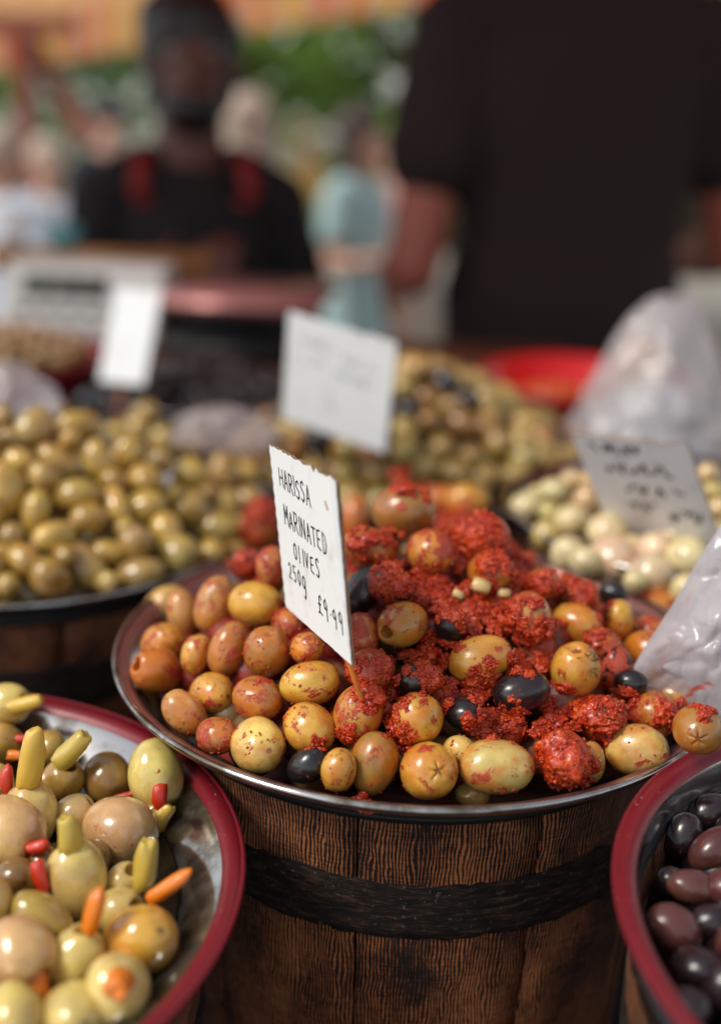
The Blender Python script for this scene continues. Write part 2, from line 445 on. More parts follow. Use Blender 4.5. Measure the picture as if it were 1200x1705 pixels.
# ------------------------------------------------------------------ tubs and bowls
TUBS = []
def tub(cx, cy, rim, r, label, group='wooden tubs holding the bowls', inset=.017, thick=.006):
    t = empty('barrel_tub', (cx, cy, TABLE)); tag(t, label, 'tub', group)
    H = rim - .0195 - TABLE
    rt, rm, rb = r - inset, r - inset - .007, r - inset - .017
    def rad(z): 
        k = z / H
        return rb + (rm - rb) * min(1, k / .6) if k < .6 else rm + (rt - rm) * ((k - .6) / .4)
    N = 10; gap = .0016
    nz, na = 10, 7
    verts, faces, uvs = [], [], []
    for layer, off in ((0, 0), (1, -thick)):
        for i in range(nz + 1):
            z = H * i / nz; R_ = rad(z) + off
            for j in range(na + 1):
                e = (j / na - .5)
                th = e * (2 * PI / N - gap / r) + PI / 2
                rr = R_ - (.0012 if layer == 0 and j in (0, na) else 0)
                verts.append((rr * math.cos(th), rr * math.sin(th), z)); uvs.append((-th * r, z))
    A = (nz + 1) * (na + 1)
    q = lambda l, i, j: l * A + i * (na + 1) + j
    for i in range(nz):
        for j in range(na):
            faces.append((q(0, i, j + 1), q(0, i, j), q(0, i + 1, j), q(0, i + 1, j + 1)))
            faces.append((q(1, i, j), q(1, i, j + 1), q(1, i + 1, j + 1), q(1, i + 1, j)))
        faces.append((q(0, i, 0), q(1, i, 0), q(1, i + 1, 0), q(0, i + 1, 0)))
        faces.append((q(1, i, na), q(0, i, na), q(0, i + 1, na), q(1, i + 1, na)))
    for j in range(na):
        faces.append((q(0, nz, j), q(1, nz, j), q(1, nz, j + 1), q(0, nz, j + 1)))
        faces.append((q(1, 0, j), q(0, 0, j), q(0, 0, j + 1), q(1, 0, j + 1)))
    me = mesh_of('stave', verts, faces, M['barrel'])
    ul = me.uv_layers.new(name='UVMap')
    for lp in me.loops: ul.data[lp.index].uv = uvs[lp.vertex_index]
    for k_ in range(N):
        o = obj('stave', me, t); o.rotation_euler.z = 2 * PI * k_ / N + .10
    for zc, hh in ((H - .0485, .031), (H * .18, .04)):
        if zc - hh / 2 < 0: continue
        prof = []
        for i in range(9):
            z = zc - hh / 2 + hh * i / 8
            prof.append((rad(z) + .0003 + .0012 * math.sin(PI * i / 8) ** .6, z))
        prof = [(rad(zc - hh / 2) - .006, zc - hh / 2)] + prof + [(rad(zc + hh / 2) - .006, zc + hh / 2)]
        hb_ = MB().lathe(prof, 180, False, False)
        hb_.v = [tuple(Vector(p) * (1 + .010 * noise.noise(Vector(p) * 45)) + Vector((0, 0, .0022 * noise.noise(Vector(p) * 160)))) for p in hb_.v]
        hb_.build('hoop', M['hoop'], t)
    MB().lathe([(rt - .003, H + .0002), (rt + .0022, H + .0002), (rt + .0022, H + .0048), (rt - .0025, H + .0048)], 72, False, False).build('black_lip', M['black'], t)
    return t

def bowl(cx, cy, rim, r, label, band='band_red', depth=.055, flange=.0105, name='steel_bowl', inner='steel'):
    b = empty(name, (cx, cy, rim)); tag(b, label, 'bowl', 'steel bowls on the stall')
    ri = r - flange; steep = depth > .06
    # body: inside wall, floor and outside skin
    prof = [(ri + .001, -.0022), (ri - .003, -.0045), (ri - .014, -.014), (ri - .030, -.029), (ri - .046, -depth + .006), (ri - .058, -depth), (.004, -depth - .001)]
    back = [(.004, -depth - .0035), (ri - .058, -depth - .0025), (ri - .044, -depth + .003), (ri - .028, -.031), (ri - .012, -.0165), (ri + .001, -.0055)]
    if steep:
        prof = [(ri + .001, -.0022), (ri - .0008, -.005), (ri - .0015, -.03), (ri - .008, -.05), (ri - .03, -depth), (.004, -depth - .001)]
        back = [(.004, -depth - .003), (ri - .029, -depth - .002), (ri - .0065, -.051), (ri - .0001, -.03), (ri + .001, -.0055)]
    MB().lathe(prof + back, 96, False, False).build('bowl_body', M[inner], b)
    MB().lathe([(ri - .0005, -.0030), (ri + .001, -.0008), (r - .0022, .0016), (r - .0022, -.0022), (ri, -.0050)], 128, False, False).build('rim_band', M[band], b)
    lr = .0017 if band != 'band_red' else .0011
    lip = [(r - .0022 + lr * math.cos(t), .0006 + lr * math.sin(t)) for t in [PI * .75 - i * PI * 1.5 / 8 for i in range(9)]]
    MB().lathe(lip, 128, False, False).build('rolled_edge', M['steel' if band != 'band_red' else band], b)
    return b
RZ = CAMZ - .277
BM = Vector((.032, .586, RZ)); BL = Vector((-.2000, .4035, CAMZ - .300)); BR = Vector((.257, .363, RZ))
BG = Vector((-.242, .822, CAMZ - .298)); BP = Vector((.243, .800, CAMZ - .267)); BB = Vector((.05, 1.125, CAMZ - .325))
BD = Vector((-.19, 1.37, CAMZ - .330))
tub(BM.x, BM.y, BM.z, .16, 'dark brown wooden tub with black hoop beneath the harissa olives', inset=.024)
tub(BL.x, BL.y, BL.z, .16, 'dark tub under the red-rimmed bowl of pepper-stuffed olives')
tub(BR.x, BR.y, BR.z, .16, 'dark tub under the red-rimmed bowl of purple-black olives', inset=.010, thick=.003)
tub(BG.x, BG.y, BG.z, .16, 'dark brown tub under the heap of plain green olives')
tub(BP.x, BP.y, BP.z, .14, 'tub under the pale olives behind the harissa heap')
tub(BB.x, BB.y, BB.z, .19, 'tub under the large heap of mixed golden olives at the back')
tub(BD.x, BD.y, BD.z, .115, 'tub under the small dried black olives')
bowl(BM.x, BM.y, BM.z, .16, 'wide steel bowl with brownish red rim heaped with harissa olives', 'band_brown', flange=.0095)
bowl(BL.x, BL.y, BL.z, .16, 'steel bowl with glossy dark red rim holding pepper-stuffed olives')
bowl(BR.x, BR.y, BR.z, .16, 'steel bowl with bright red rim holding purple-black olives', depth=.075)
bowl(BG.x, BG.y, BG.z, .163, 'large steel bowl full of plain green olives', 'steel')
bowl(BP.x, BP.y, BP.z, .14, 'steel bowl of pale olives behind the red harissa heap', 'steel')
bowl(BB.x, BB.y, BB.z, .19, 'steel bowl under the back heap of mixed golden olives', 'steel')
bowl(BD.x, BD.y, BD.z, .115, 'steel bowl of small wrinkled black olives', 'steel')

# ------------------------------------------------------------------ olive meshes
def olive_mesh(kind, seed, n=44):
    rnd = random.Random(seed)
    prof = []
    K = 26
    for i in range(K + 1):
        t = PI * i / K
        z = -.5 * math.cos(t); r = .5 * max(0.0, math.sin(t)) ** .92
        prof.append((r, z))
    prof = prof[1:]
    if kind == 'hole':
        prof = [p for p in prof if not (p[1] > 0 and p[0] < .20)]
        prof += [(.182, .466), (.165, .462), (.155, .445), (.150, .40), (.145, .30), (.12, .22), (.05, .19)]
    elif kind == 'dent':
        prof = [p for p in prof if not (p[1] > 0 and p[0] < .16)]
        prof += [(.13, .478), (.10, .470), (.07, .455), (.03, .445)]
    else:
        prof = prof[:-1]
        prof += [(.022, .4992)]
    v = [Vector((0, 0, -.5))]
    sd = Vector((rnd.random() * 50, rnd.random() * 50, rnd.random() * 50))
    for (r, z) in prof:
        for j in range(n):
            a_ = 2 * PI * j / n
            p = Vector((r * math.cos(a_), r * math.sin(a_), z))
            if kind == 'star' and r < .20 and z > 0:
                s_ = abs(math.cos(2.5 * a_)) ** 10
                p.z -= .075 * s_ * max(0, 1 - abs(r - .05) / .13)
            if kind == 'hole' and z > .4: p.z += .02 * math.sin(2 * a_ + seed)
            nn = noise.noise(p * 1.6 + sd) * .075 + noise.noise(p * 3.6 + sd) * .020 + noise.noise(p * 8 + sd) * .006
            p *= 1 + nn
            p.x *= 1 + .10 * p.z * (1 if seed % 2 else -1); p.y *= 1 + .10 * p.z * (1 if seed % 2 else -1)
            v.append(p)
    top = v[-n:]; v.append(sum(top, Vector()) / n)
    f = [(0, 1 + (j + 1) % n, 1 + j) for j in range(n)]
    for i in range(len(prof) - 1):
        o = 1 + i * n
        f += [(o + j, o + (j + 1) % n, o + n + (j + 1) % n, o + n + j) for j in range(n)]
    o = 1 + (len(prof) - 1) * n; e = len(v) - 1
    f += [(o + j, o + (j + 1) % n, e) for j in range(n)]
    return v, f
OM = {}
for kname, mats in (('harissa_olive', 1), ('clean_olive', 1), ('far_olive', 1), ('black_olive', 1)):
    for kind in ('plain', 'hole', 'star', 'dent'):
        OM[kname, kind] = []
        for s_ in range(5 if kind == 'plain' else 3):
            v, f = olive_mesh(kind, s_ * 3 + len(kind) + 11, 44 if kname != 'far_olive' else 26)
            OM[kname, kind].append(mesh_of(kname + '_' + kind, v, f, M[kname]))

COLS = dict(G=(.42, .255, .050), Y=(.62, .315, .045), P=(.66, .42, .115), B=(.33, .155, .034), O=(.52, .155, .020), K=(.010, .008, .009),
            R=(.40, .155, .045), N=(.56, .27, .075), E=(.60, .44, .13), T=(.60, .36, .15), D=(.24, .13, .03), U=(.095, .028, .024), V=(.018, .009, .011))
def place(name, mk, kind, pos, axis, L, D, col, smear, label, group, cat='olive', rnd=random):
    me = rnd.choice(OM[mk, kind])
    o = obj(name, me)
    q = axis.normalized().to_track_quat('Z', 'Y') @ Quaternion((0, 0, 1), rnd.random() * 6.28)
    o.matrix_world = Matrix.LocRotScale(pos, q, Vector((D, D * rnd.uniform(.95, 1.04), L)))
    c_ = COLS[col] if isinstance(col, str) else col
    k_ = rnd.uniform(.86, 1.12)
    o.color = (c_[0] * k_, c_[1] * k_ * rnd.uniform(.94, 1.05), c_[2] * k_, smear)
    tag(o, label, cat, group)
    return o

def axis_for(ang, Lp, Dp, kind, tilt=None, ratio=1.28):
    if tilt is None:
        if kind == 'star': tilt = 72
        elif kind == 'hole': tilt = 32
        else:
            r = max(1.0, min(ratio, Lp / Dp)); 
            tilt = math.degrees(math.acos(min(1, math.sqrt(max(0, (r * r - 1) / (ratio * ratio - 1))))))
    t = math.radians(tilt); a_ = math.radians(ang)
    return (RT * math.cos(a_) + UP * math.sin(a_)) * math.cos(t) - FW * math.sin(t)

def march(px, py, surf, t0=.25, t1=2.0, n=700):
    d = ray(px, py); best = None
    for i in range(n):
        t = t0 + (t1 - t0) * i / n
        p = CAM + d * t
        g_ = p.z - surf(p.x, p.y)
        if g_ <= 0: return t
        if best is None or g_ < best[0]: best = (g_, t)
    return best[1]

def relax(items, it=80, keep=.90):
    # items: dict with px,py,t,Lp,Dp ; move along own ray so that neighbours just touch
    for _ in range(it):
        for q in items: q['pos'] = W(q['px'], q['py'], q['t']); q['r'] = (q['Lp'] + q['Dp']) / 4 / FPX * q['t']
        moved = 0
        for i in range(len(items)):
            for j in range(i):
                A_, B_ = items[i], items[j]
                d = (A_['pos'] - B_['pos']).length; need = keep * (A_['r'] + B_['r'])
                if d < need:
                    s_ = .35 * (need - d)
                    if A_['t'] > B_['t']: A_['t'] += s_; B_['t'] -= s_ * .5
                    else: A_['t'] -= s_ * .5; B_['t'] += s_
                    moved += 1
        for q in items: q['t'] += .06 * (q['t0'] - q['t'])
    for q in items: q['pos'] = W(q['px'], q['py'], q['t']); q['r'] = (q['Lp'] + q['Dp']) / 4 / FPX * q['t']

# ------------------------------------------------------------------ harissa heap
def heap_main(x, y):
    r = math.hypot(x - BM.x, y - BM.y)
    k = min(1.15, r / .138)
    return BM.z + .006 + .070 * (1 - k ** 1.35)
HG = 'harissa marinated olives'
HL = [ # x, y, L, D, angle, kind, colour, smear, label
 (435,873,84,64,90,'p','Y',.75,'red paste crusted olive peeping out behind the edge of the harissa card'),
 (411,940,62,54,30,'p','K',.62,'black olive half crusted in orange paste at left of the harissa card'),
 (452,945,72,52,90,'p','R',.5,'reddish olive mostly hidden behind the harissa price card'),
 (425,1004,92,74,-8,'p','Y',.22,'big clean yellow olive touching the card, below the black pasted one'),
 (358,1006,98,64,75,'p','N',.32,'upright pinkish tan olive beside the big clean yellow one'),
 (305,1023,84,56,100,'p','N',.22,'pinkish upright olive next to the pale green one by the back rim'),
 (274,1008,80,62,30,'p','P',.0,'pale green unsmeared olive by the back rim with a bright highlight'),
 (272,1070,76,66,10,'p','Y',.38,'yellow olive with reddened top behind the hollow orange one'),
 (260,1117,86,76,152,'h','O',.30,'orange brown hollow olive with an open pit hole near the rim'),
 (326,1091,70,52,75,'p','Y',.30,'small yellow orange olive between hollow orange olive and tall tan one'),
 (380,1080,96,64,72,'p','B',.30,'tall brownish olive standing upright, red flecked base'),
 (444,1085,94,80,80,'d','B',.30,'fat brown olive with reddish dent on top, below the card'),
 (512,1080,60,54,20,'p','Y',.42,'small yellow olive right under the lower edge of the harissa card'),
 (355,1155,80,70,0,'p','Y',.28,'round tan yellow olive between two red flecked ones, left slope'),
 (430,1165,90,76,-15,'p','B',.40,'brownish olive sprinkled with orange paste grains above the pale round one'),
 (308,1187,88,62,-50,'p','N',.26,'slanting pinkish olive lying against the bowl wall'),
 (362,1225,74,64,0,'p','R',.42,'dull reddish olive tucked low against the front rim'),
 (430,1241,97,92,0,'p','P',.16,'pale yellow round olive with orange cap at front left rim'),
 (516,1138,102,74,10,'p','Y',.30,'yellow olive with a slanting red streak beside the orange stick'),
 (514,1211,94,84,-40,'p','Y',.26,'yellow green olive above the lone black olive by the rim'),
 (513,1274,76,60,25,'p','K',.06,'matt black olive on the front rim with flecks of paste'),
 (563,1284,76,60,80,'p','Y',.22,'small tan olive squeezed between black olive and big brown one'),
 (622,1272,110,84,76,'p','B',.22,'big smooth brown olive standing at the middle of the front rim'),
 (712,1283,97,94,40,'s','Y',.26,'round yellow olive showing a star shaped cut to the front'),
 (595,1192,106,80,70,'p','G',.46,'olive half wrapped in red paste right below the orange stick'),
 (695,1198,94,84,80,'p','Y',.26,'yellow freckled olive above the star cut olive'),
 (615,1115,82,76,0,'p','R',.58,'red smeared brownish olive just under the card corner'),
 (692,1132,70,62,0,'p','K',.06,'black olive buried in paste under the pitted olive'),
 (600,1062,84,60,90,'p','R',.6,'dark red coated olive behind the right edge of the card'),
 (668,1040,98,76,200,'h','G',.34,'green olive with round black pit hole facing the card'),
 (750,1042,66,56,90,'p','K',.06,'shiny round black olive above the oval golden olive'),
 (605,985,98,60,60,'p','K',.10,'long glossy black olive leaning behind the card'),
 (650,975,84,62,-30,'p','K',.66,'black olive under a thick lump of paste near the top'),
 (672,851,107,88,-5,'p','B',.20,'large brown olive crowning the harissa heap'),
 (591,865,82,54,85,'p','O',.28,'orange upright olive behind the card near the top of heap'),
 (612,912,92,70,-15,'p','B',.46,'olive with red paste skin right below the topmost brown olive'),
 (715,917,82,76,0,'p','Y',.55,'golden olive draped in paste under the topmost brown olive'),
 (780,837,76,58,-20,'p','Y',.35,'bright yellow olive high at the back of the heap'),
 (730,832,64,50,0,'p','Y',.55,'paste coated yellow olive behind the topmost brown olive'),
 (815,952,78,66,0,'p','B',.36,'olive with the garlic chunk lying on its lower edge'),
 (802,897,95,84,0,'p','N',.9,'olive buried under the thickest paste on the upper slope'),
 (800,1097,110,78,16,'p','Y',.18,'oval golden olive lying lengthwise at the middle of the heap'),
 (880,1028,92,76,100,'p','E',.58,'pale olive with a bare stripe between two lobes of paste'),
 (958,1040,88,72,-30,'p','Y',.22,'clean yellow olive leaning on the back right slope'),
 (890,1082,70,64,0,'p','G',.78,'olive almost lost in paste above the herb topped golden one'),
 (957,1115,94,84,95,'d','Y',.18,'golden olive with dark herbs stuck on its shoulder'),
 (867,1152,98,70,15,'p','V',.08,'largest black olive, glossy purple, in the middle of the paste'),
 (771,1187,62,58,0,'p','K',.06,'small round black olive above the pale speckled oval one'),
 (827,1277,127,92,-5,'p','E',.30,'long pale green olive lying along the front rim'),
 (762,1247,56,48,0,'p','P',.12,'small pale olive wedged behind the star cut olive'),
 (938,1262,94,90,0,'p','G',.85,'front rim olive almost wholly caked in red paste'),
 (983,1270,72,46,85,'p','G',.18,'narrow green olive half hidden by the caked one'),
 (1000,1195,86,76,0,'p','K',.85,'dark olive under paste mixed with green herbs'),
 (1027,1122,94,58,100,'p','K',.55,'upright dark olive right of the herb topped golden one'),
 (1060,1249,104,86,10,'p','P',.26,'pale yellow olive overhanging the rim above the red-rimmed bowl'),
 (1085,1188,86,80,0,'p','B',.42,'brown olive above the overhanging pale yellow one'),
 (1162,1215,86,82,205,'s','B',.16,'brown olive with a star cut resting outside the heap near the bag'),
 (1120,1160,78,58,-10,'d','G',.25,'greenish olive with notched end under the smeared bag'),
 (1050,1137,56,46,0,'p','K',.06,'small dark olive below the yellow one at the right slope'),
 (1080,1127,68,46,-15,'p','Y',.30,'flat lying yellow orange olive beside the bag'),
 (1075,1085,82,75,0,'p','O',.30,'orange brown olive on the back right slope next to the bag'),
 (1088,1016,80,76,0,'p','Y',.36,'golden olive topmost beside the bag at the back rim'),
 (1080,1055,70,60,0,'p','O',.6,'red smeared olive sandwiched between two golden ones by the bag'),
 (1030,1032,68,52,90,'p','Y',.32,'upright yellow olive on the back slope before the golden one'),
 (1020,988,48,42,0,'p','K',.06,'tiny looking black olive at the back below the pale olives'),
 (962,992,66,60,0,'p','N',.6,'red coated olive far down the back slope'),
 (905,972,56,50,0,'p','G',.5,'green olive peeking through paste on the back slope'),
 (786,1322,58,46,0,'p','P',.1,'pale olive sunk low behind the front rim'),
 (1000,1075,70,60,0,'p','O',.62,'paste reddened olive in the hollow of the right slope'),
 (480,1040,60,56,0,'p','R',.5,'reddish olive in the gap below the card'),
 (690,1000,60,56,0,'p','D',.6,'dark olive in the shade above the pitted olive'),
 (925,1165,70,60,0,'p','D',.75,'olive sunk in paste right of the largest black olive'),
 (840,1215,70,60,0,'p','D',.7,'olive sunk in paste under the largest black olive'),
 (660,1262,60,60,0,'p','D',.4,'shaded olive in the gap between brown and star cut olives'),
]
items = []
for r_ in HL:
    t = march(r_[0], r_[1], heap_main)
    items.append(dict(px=r_[0], py=r_[1], Lp=r_[2], Dp=r_[3], t=t, t0=t, row=r_))
for q in items:
    # shaded and tucked ones lie one layer deeper
    if any(k_ in q['row'][8] for k_ in ('gap', 'sunk', 'shade', 'lost')): q['t'] += .016; q['t0'] += .016
relax(items)
for q in items:
    if q['px'] == 1162: q['t'] = .528; q['pos'] = W(q['px'], q['py'], q['t'])
MAIN = []
for q in items:
    x, y, Lp, Dp, ang, kd, colr, smear, label = q['row']
    kind = dict(p='plain', h='hole', s='star', d='dent')[kd]
    s_ = q['t'] / FPX
    D = Dp * s_; L = max(Lp * s_, D * 1.18)
    ax = axis_for(ang, Lp, Dp, kind)
    if kd == 'd': ax = axis_for(ang, Lp, Dp, kind, 40)
    if kd == 'h': ax = axis_for(ang, Lp, Dp, kind, 52 if x > 500 else 40)
    black = colr in 'KV'
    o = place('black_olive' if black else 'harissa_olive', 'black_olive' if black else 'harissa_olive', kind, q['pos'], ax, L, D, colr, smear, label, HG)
    if '1162' == str(x): pass
    MAIN.append((q['pos'], D, L, ax.normalized(), smear, o))

def fill_heap(name, surf, c, R, D, drop, mat, seed, n_layers=1, extra=None):
    rnd = random.Random(seed); b = MB(); step_ = D * .82
    k_ = int(R / step_) + 1
    for i in range(-k_, k_ + 1):
        for j in range(-k_, k_ + 1):
            x = c.x + (i + .5 * (j % 2)) * step_ + rnd.uniform(-.1, .1) * D; y = c.y + j * step_ * .87 + rnd.uniform(-.1, .1) * D
            if math.hypot(x - c.x, y - c.y) > R: continue
            z = surf(x, y) - drop + rnd.uniform(-.12, .12) * D
            q = Quaternion((rnd.random() - .5, rnd.random() - .5, rnd.random() - .5, rnd.random() - .5)).normalized()
            b.ell((x, y, z), (D * .47, D * .47, D * .58), q.to_matrix(), 12, 8)
    o = b.build(name, mat); stuff(o); return o
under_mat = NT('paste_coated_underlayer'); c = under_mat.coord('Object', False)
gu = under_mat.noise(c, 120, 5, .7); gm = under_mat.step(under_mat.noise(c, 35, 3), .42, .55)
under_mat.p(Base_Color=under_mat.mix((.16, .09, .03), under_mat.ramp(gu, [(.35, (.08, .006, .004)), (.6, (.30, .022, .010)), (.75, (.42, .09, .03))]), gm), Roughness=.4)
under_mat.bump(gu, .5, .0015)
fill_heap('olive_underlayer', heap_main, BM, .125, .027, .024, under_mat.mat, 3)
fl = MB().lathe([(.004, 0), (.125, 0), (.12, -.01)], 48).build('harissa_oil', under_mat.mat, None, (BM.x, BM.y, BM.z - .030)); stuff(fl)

# harissa paste: clumps and crumbs, one mass
def ico(sub):
    bm = bmesh.new(); bmesh.ops.create_icosphere(bm, subdivisions=sub, radius=1)
    v = np.array([q.co[:] for q in bm.verts]); f = [tuple(x.index for x in q.verts) for q in bm.faces]; bm.free(); return v, f
IV4, IF4 = ico(4); IV1, IF1 = ico(1)
def hit_main(px, py):
    d = ray(px, py); best = None
    for (p, D, L, ax, sm, o) in MAIN:
        # ellipsoid test in scaled space
        oc = CAM - p
        def sc_(v): 
            h_ = v.dot(ax); return (v - ax * h_) / (D / 2) + ax * (h_ / (L / 2))
        a_, b_ = sc_(oc), sc_(d)
        A, B, C = b_.dot(b_), 2 * a_.dot(b_), a_.dot(a_) - 1
        dd = B * B - 4 * A * C
        if dd > 0:
            t = (-B - math.sqrt(dd)) / (2 * A)
            if t > .2 and (best is None or t < best): best = t
    th = march(px, py, lambda x, y: heap_main(x, y) - .006)
    return min(best, th + .004) if best else th
PASTE = MB()
def hit_normal(px, py, t):
    p = W(px, py, t); best = None
    for (c_, D, L, ax, sm, o) in MAIN:
        v = p - c_; h_ = v.dot(ax); q = (v - ax * h_) / (D / 2) + ax * (h_ / (L / 2)); e = abs(q.length - 1)
        if best is None or e < best[0]: best = (e, ((v - ax * h_) / (D / 2) ** 2 + ax * (h_ / (L / 2) ** 2)).normalized())
    return best[1] if best[0] < .25 else (Vector((0, 0, 1)) - FW * .6).normalized()
def daub(px, py, rp, lift, flat):
    t = hit_main(px, py); r = rp * t / FPX; nrm = hit_normal(px, py, t)
    c_ = W(px, py, t) + nrm * r * lift
    sd = Vector((random.random() * 90, random.random() * 90, random.random() * 90)); out = []
    st = Vector((random.uniform(.7, 1.4), random.uniform(.7, 1.4), random.uniform(.7, 1.3)))
    for v in IV4:
        p = Vector(v); k_ = 1 + .55 * noise.noise(p * 1.2 + sd) + .30 * noise.noise(p * 2.7 + sd); pr = p * (r / .001)
        vd = noise.voronoi(pr * .95 + sd)[0]
        k_ += (.0010 * math.sqrt(max(0, .42 - vd[0] ** 2)) + .0007 * noise.noise(pr * .6 + sd) + .0005 * noise.noise(pr * 1.7 + sd)) / r
        q = Vector((p.x * st.x, p.y * st.y, p.z * st.z)) * (r * k_); q -= nrm * (q.dot(nrm) * (1 - flat)); out.append(c_ + q)
    PASTE.add(out, IF4); return c_, r
def clump(px, py, rp):
    res = [daub(px, py, rp * .62, -.1, .55)]
    for _ in range(8):
        a_ = random.random() * 6.283; d = rp * random.uniform(.35, 1.25)
        res.append(daub(px + d * math.cos(a_), py + d * math.sin(a_), rp * random.uniform(.22, .42), random.uniform(-.25, .1), random.uniform(.35, .65)))
    return res
CL = [(655,945,27),(668,975,22),(700,968,30),(728,965,22),(700,990,14),(748,872,30),(762,862,30),(795,905,40),(822,892,34),(848,922,28),(770,890,26),(738,998,28),(768,1008,28),(798,1012,28),(828,1000,28),(850,1010,20),
 (865,958,30),(890,978,26),(842,1040,26),(890,1058,22),(915,1045,26),(715,1090,28),(712,1082,20),(722,1128,30),(735,1160,24),(788,1142,26),(815,1132,26),(868,1108,28),(900,1104,20),(808,1190,28),(830,1205,24),(798,1216,20),
 (928,1172,28),(958,1182,34),(985,1192,32),(1012,1203,26),(1030,1165,24),(928,1242,40),(950,1268,40),(905,1218,26),(925,1292,22),(965,1290,18),(618,1160,28),(650,1155,26),(660,1188,18),(580,1222,16),(640,1105,16),(655,1212,22),(672,1232,16),
 (1165,1168,26),(1185,1175,20),(1110,1190,24),(1052,1172,18),(930,948,28),(950,968,22),(985,990,20),(1000,1022,20),(990,1062,18),(870,1068,20),(645,900,20),(600,905,22),(672,812,24),(705,818,14),(425,858,24),(440,850,20),(400,935,18),(530,1240,14),
 (598,1338,16),(610,1345,9),(785,1050,14),(750,1075,16),(860,1185,20),(1060,1000,16),(815,1110,10),(925,900,18),(560,905,12),(590,1110,18),(690,1100,20),(740,1015,16)]
CI = [z_ for q in CL for z_ in clump(*q)]
def crumb(c_, r, rnd):
    sd = rnd.random() * 40; s_ = Vector((rnd.uniform(.6, 1.5), rnd.uniform(.6, 1.2), rnd.uniform(.5, 1)))
    q = Quaternion((rnd.random() - .5, rnd.random() - .5, rnd.random() - .5, rnd.random() - .5)).normalized()
    PASTE.add([c_ + q @ Vector((v[0] * s_.x * r * rnd.uniform(.75, 1.2), v[1] * s_.y * r * rnd.uniform(.75, 1.2), v[2] * s_.z * r)) for v in IV0], IF0)
bm = bmesh.new(); bmesh.ops.create_icosphere(bm, subdivisions=1, radius=1)
IV0 = [q.co[:] for q in bm.verts]; IF0 = [tuple(x.index for x in q.verts) for q in bm.faces]; bm.free()
rc = random.Random(5)
for c_, r in CI:
    for _ in range(int(22 * (r / .004))):
        d = Vector((rc.gauss(0, 1), rc.gauss(0, 1), rc.gauss(0, 1))).normalized()
        crumb(c_ + d * r * rc.uniform(.7, 1.25) * .85, rc.uniform(.0004, .0013), rc)
for (p, D, L, ax, sm, o) in MAIN:
    if sm < .12: continue
    sd = Vector((rc.random() * 60, rc.random() * 60, rc.random() * 60))
    for _ in range(int(90 + 260 * sm)):
        d = Vector((rc.gauss(0, 1), rc.gauss(0, 1), rc.gauss(0, 1))).normalized()
        if noise.noise(d * 1.9 + sd) < .30 - .45 * sm: continue
        h_ = d.dot(ax)
        crumb(p + (d - ax * h_) * D / 2 + ax * h_ * L / 2, rc.uniform(.0002, .0009) * (1.25 if sm > .4 else .9), rc)
pst = PASTE.build('harissa_paste', M['paste']); stuff(pst, 'chunky red harissa paste clinging over the heaped olives')
# herbs
HB = MB()
for (hx, hy, n_, sp_) in ((985,1085,9,16),(990,1110,6,14),(1000,1195,12,26),(880,1070,4,14),(960,1195,5,20),(670,1095,4,12),(1030,1160,5,14),(990,1060,4,10)):
    for _ in range(n_):
        x, y = hx + rc.gauss(0, sp_ * .6), hy + rc.gauss(0, sp_ * .6)
        t = hit_main(x, y) - .0022
        d = Vector((rc.gauss(0, 1), rc.gauss(0, 1), rc.gauss(0, 1))).normalized() * rc.uniform(.001, .0032)
        HB.capsule(W(x, y, t) - d * .7, W(x, y, t) + d * .7, .0003, .0002, 6, 2)
hb = HB.build('dried_herbs', M['herb']); stuff(hb, 'dark dried herb flecks scattered on the harissa olives')
# garlic chunks
for gi, (gx, gy, s_, ra, lab) in enumerate(((800, 976, 24, .3, 'pale garlic chunk lying on the paste under an olive'), (838, 988, 17, .1, 'smaller yellowish garlic piece at the end of the pale chunk'), (762, 990, 15, .5, 'orange stained garlic sliver in the paste'))):
    bm = bmesh.new(); bmesh.ops.create_cube(bm, size=1); bmesh.ops.bevel(bm, geom=bm.edges[:], offset=.12, segments=2, affect='EDGES')
    me = bpy.data.meshes.new('garlic_piece'); bm.to_mesh(me); bm.free(); me.materials.append(M['garlic']); me.shade_smooth()
    o = obj('garlic_piece', me); t = hit_main(gx, gy) - .006
    sz = s_ * t / FPX
    o.matrix_world = Matrix.LocRotScale(W(gx, gy, t), Quaternion(FW, ra) @ Quaternion(RT, .5), Vector((sz * 1.25, sz * .9, sz * .8)))
    tag(o, lab, 'garlic', 'garlic pieces in the harissa')

# ------------------------------------------------------------------ pepper-stuffed olives (front left bowl)
def heap_left(x, y):
    r = math.hypot(x - BL.x, y - BL.y); k_ = min(1.1, r / .14)
    return BL.z - .014 + .020 * (1 - k_ ** 2)
SG = 'pepper stuffed olives'
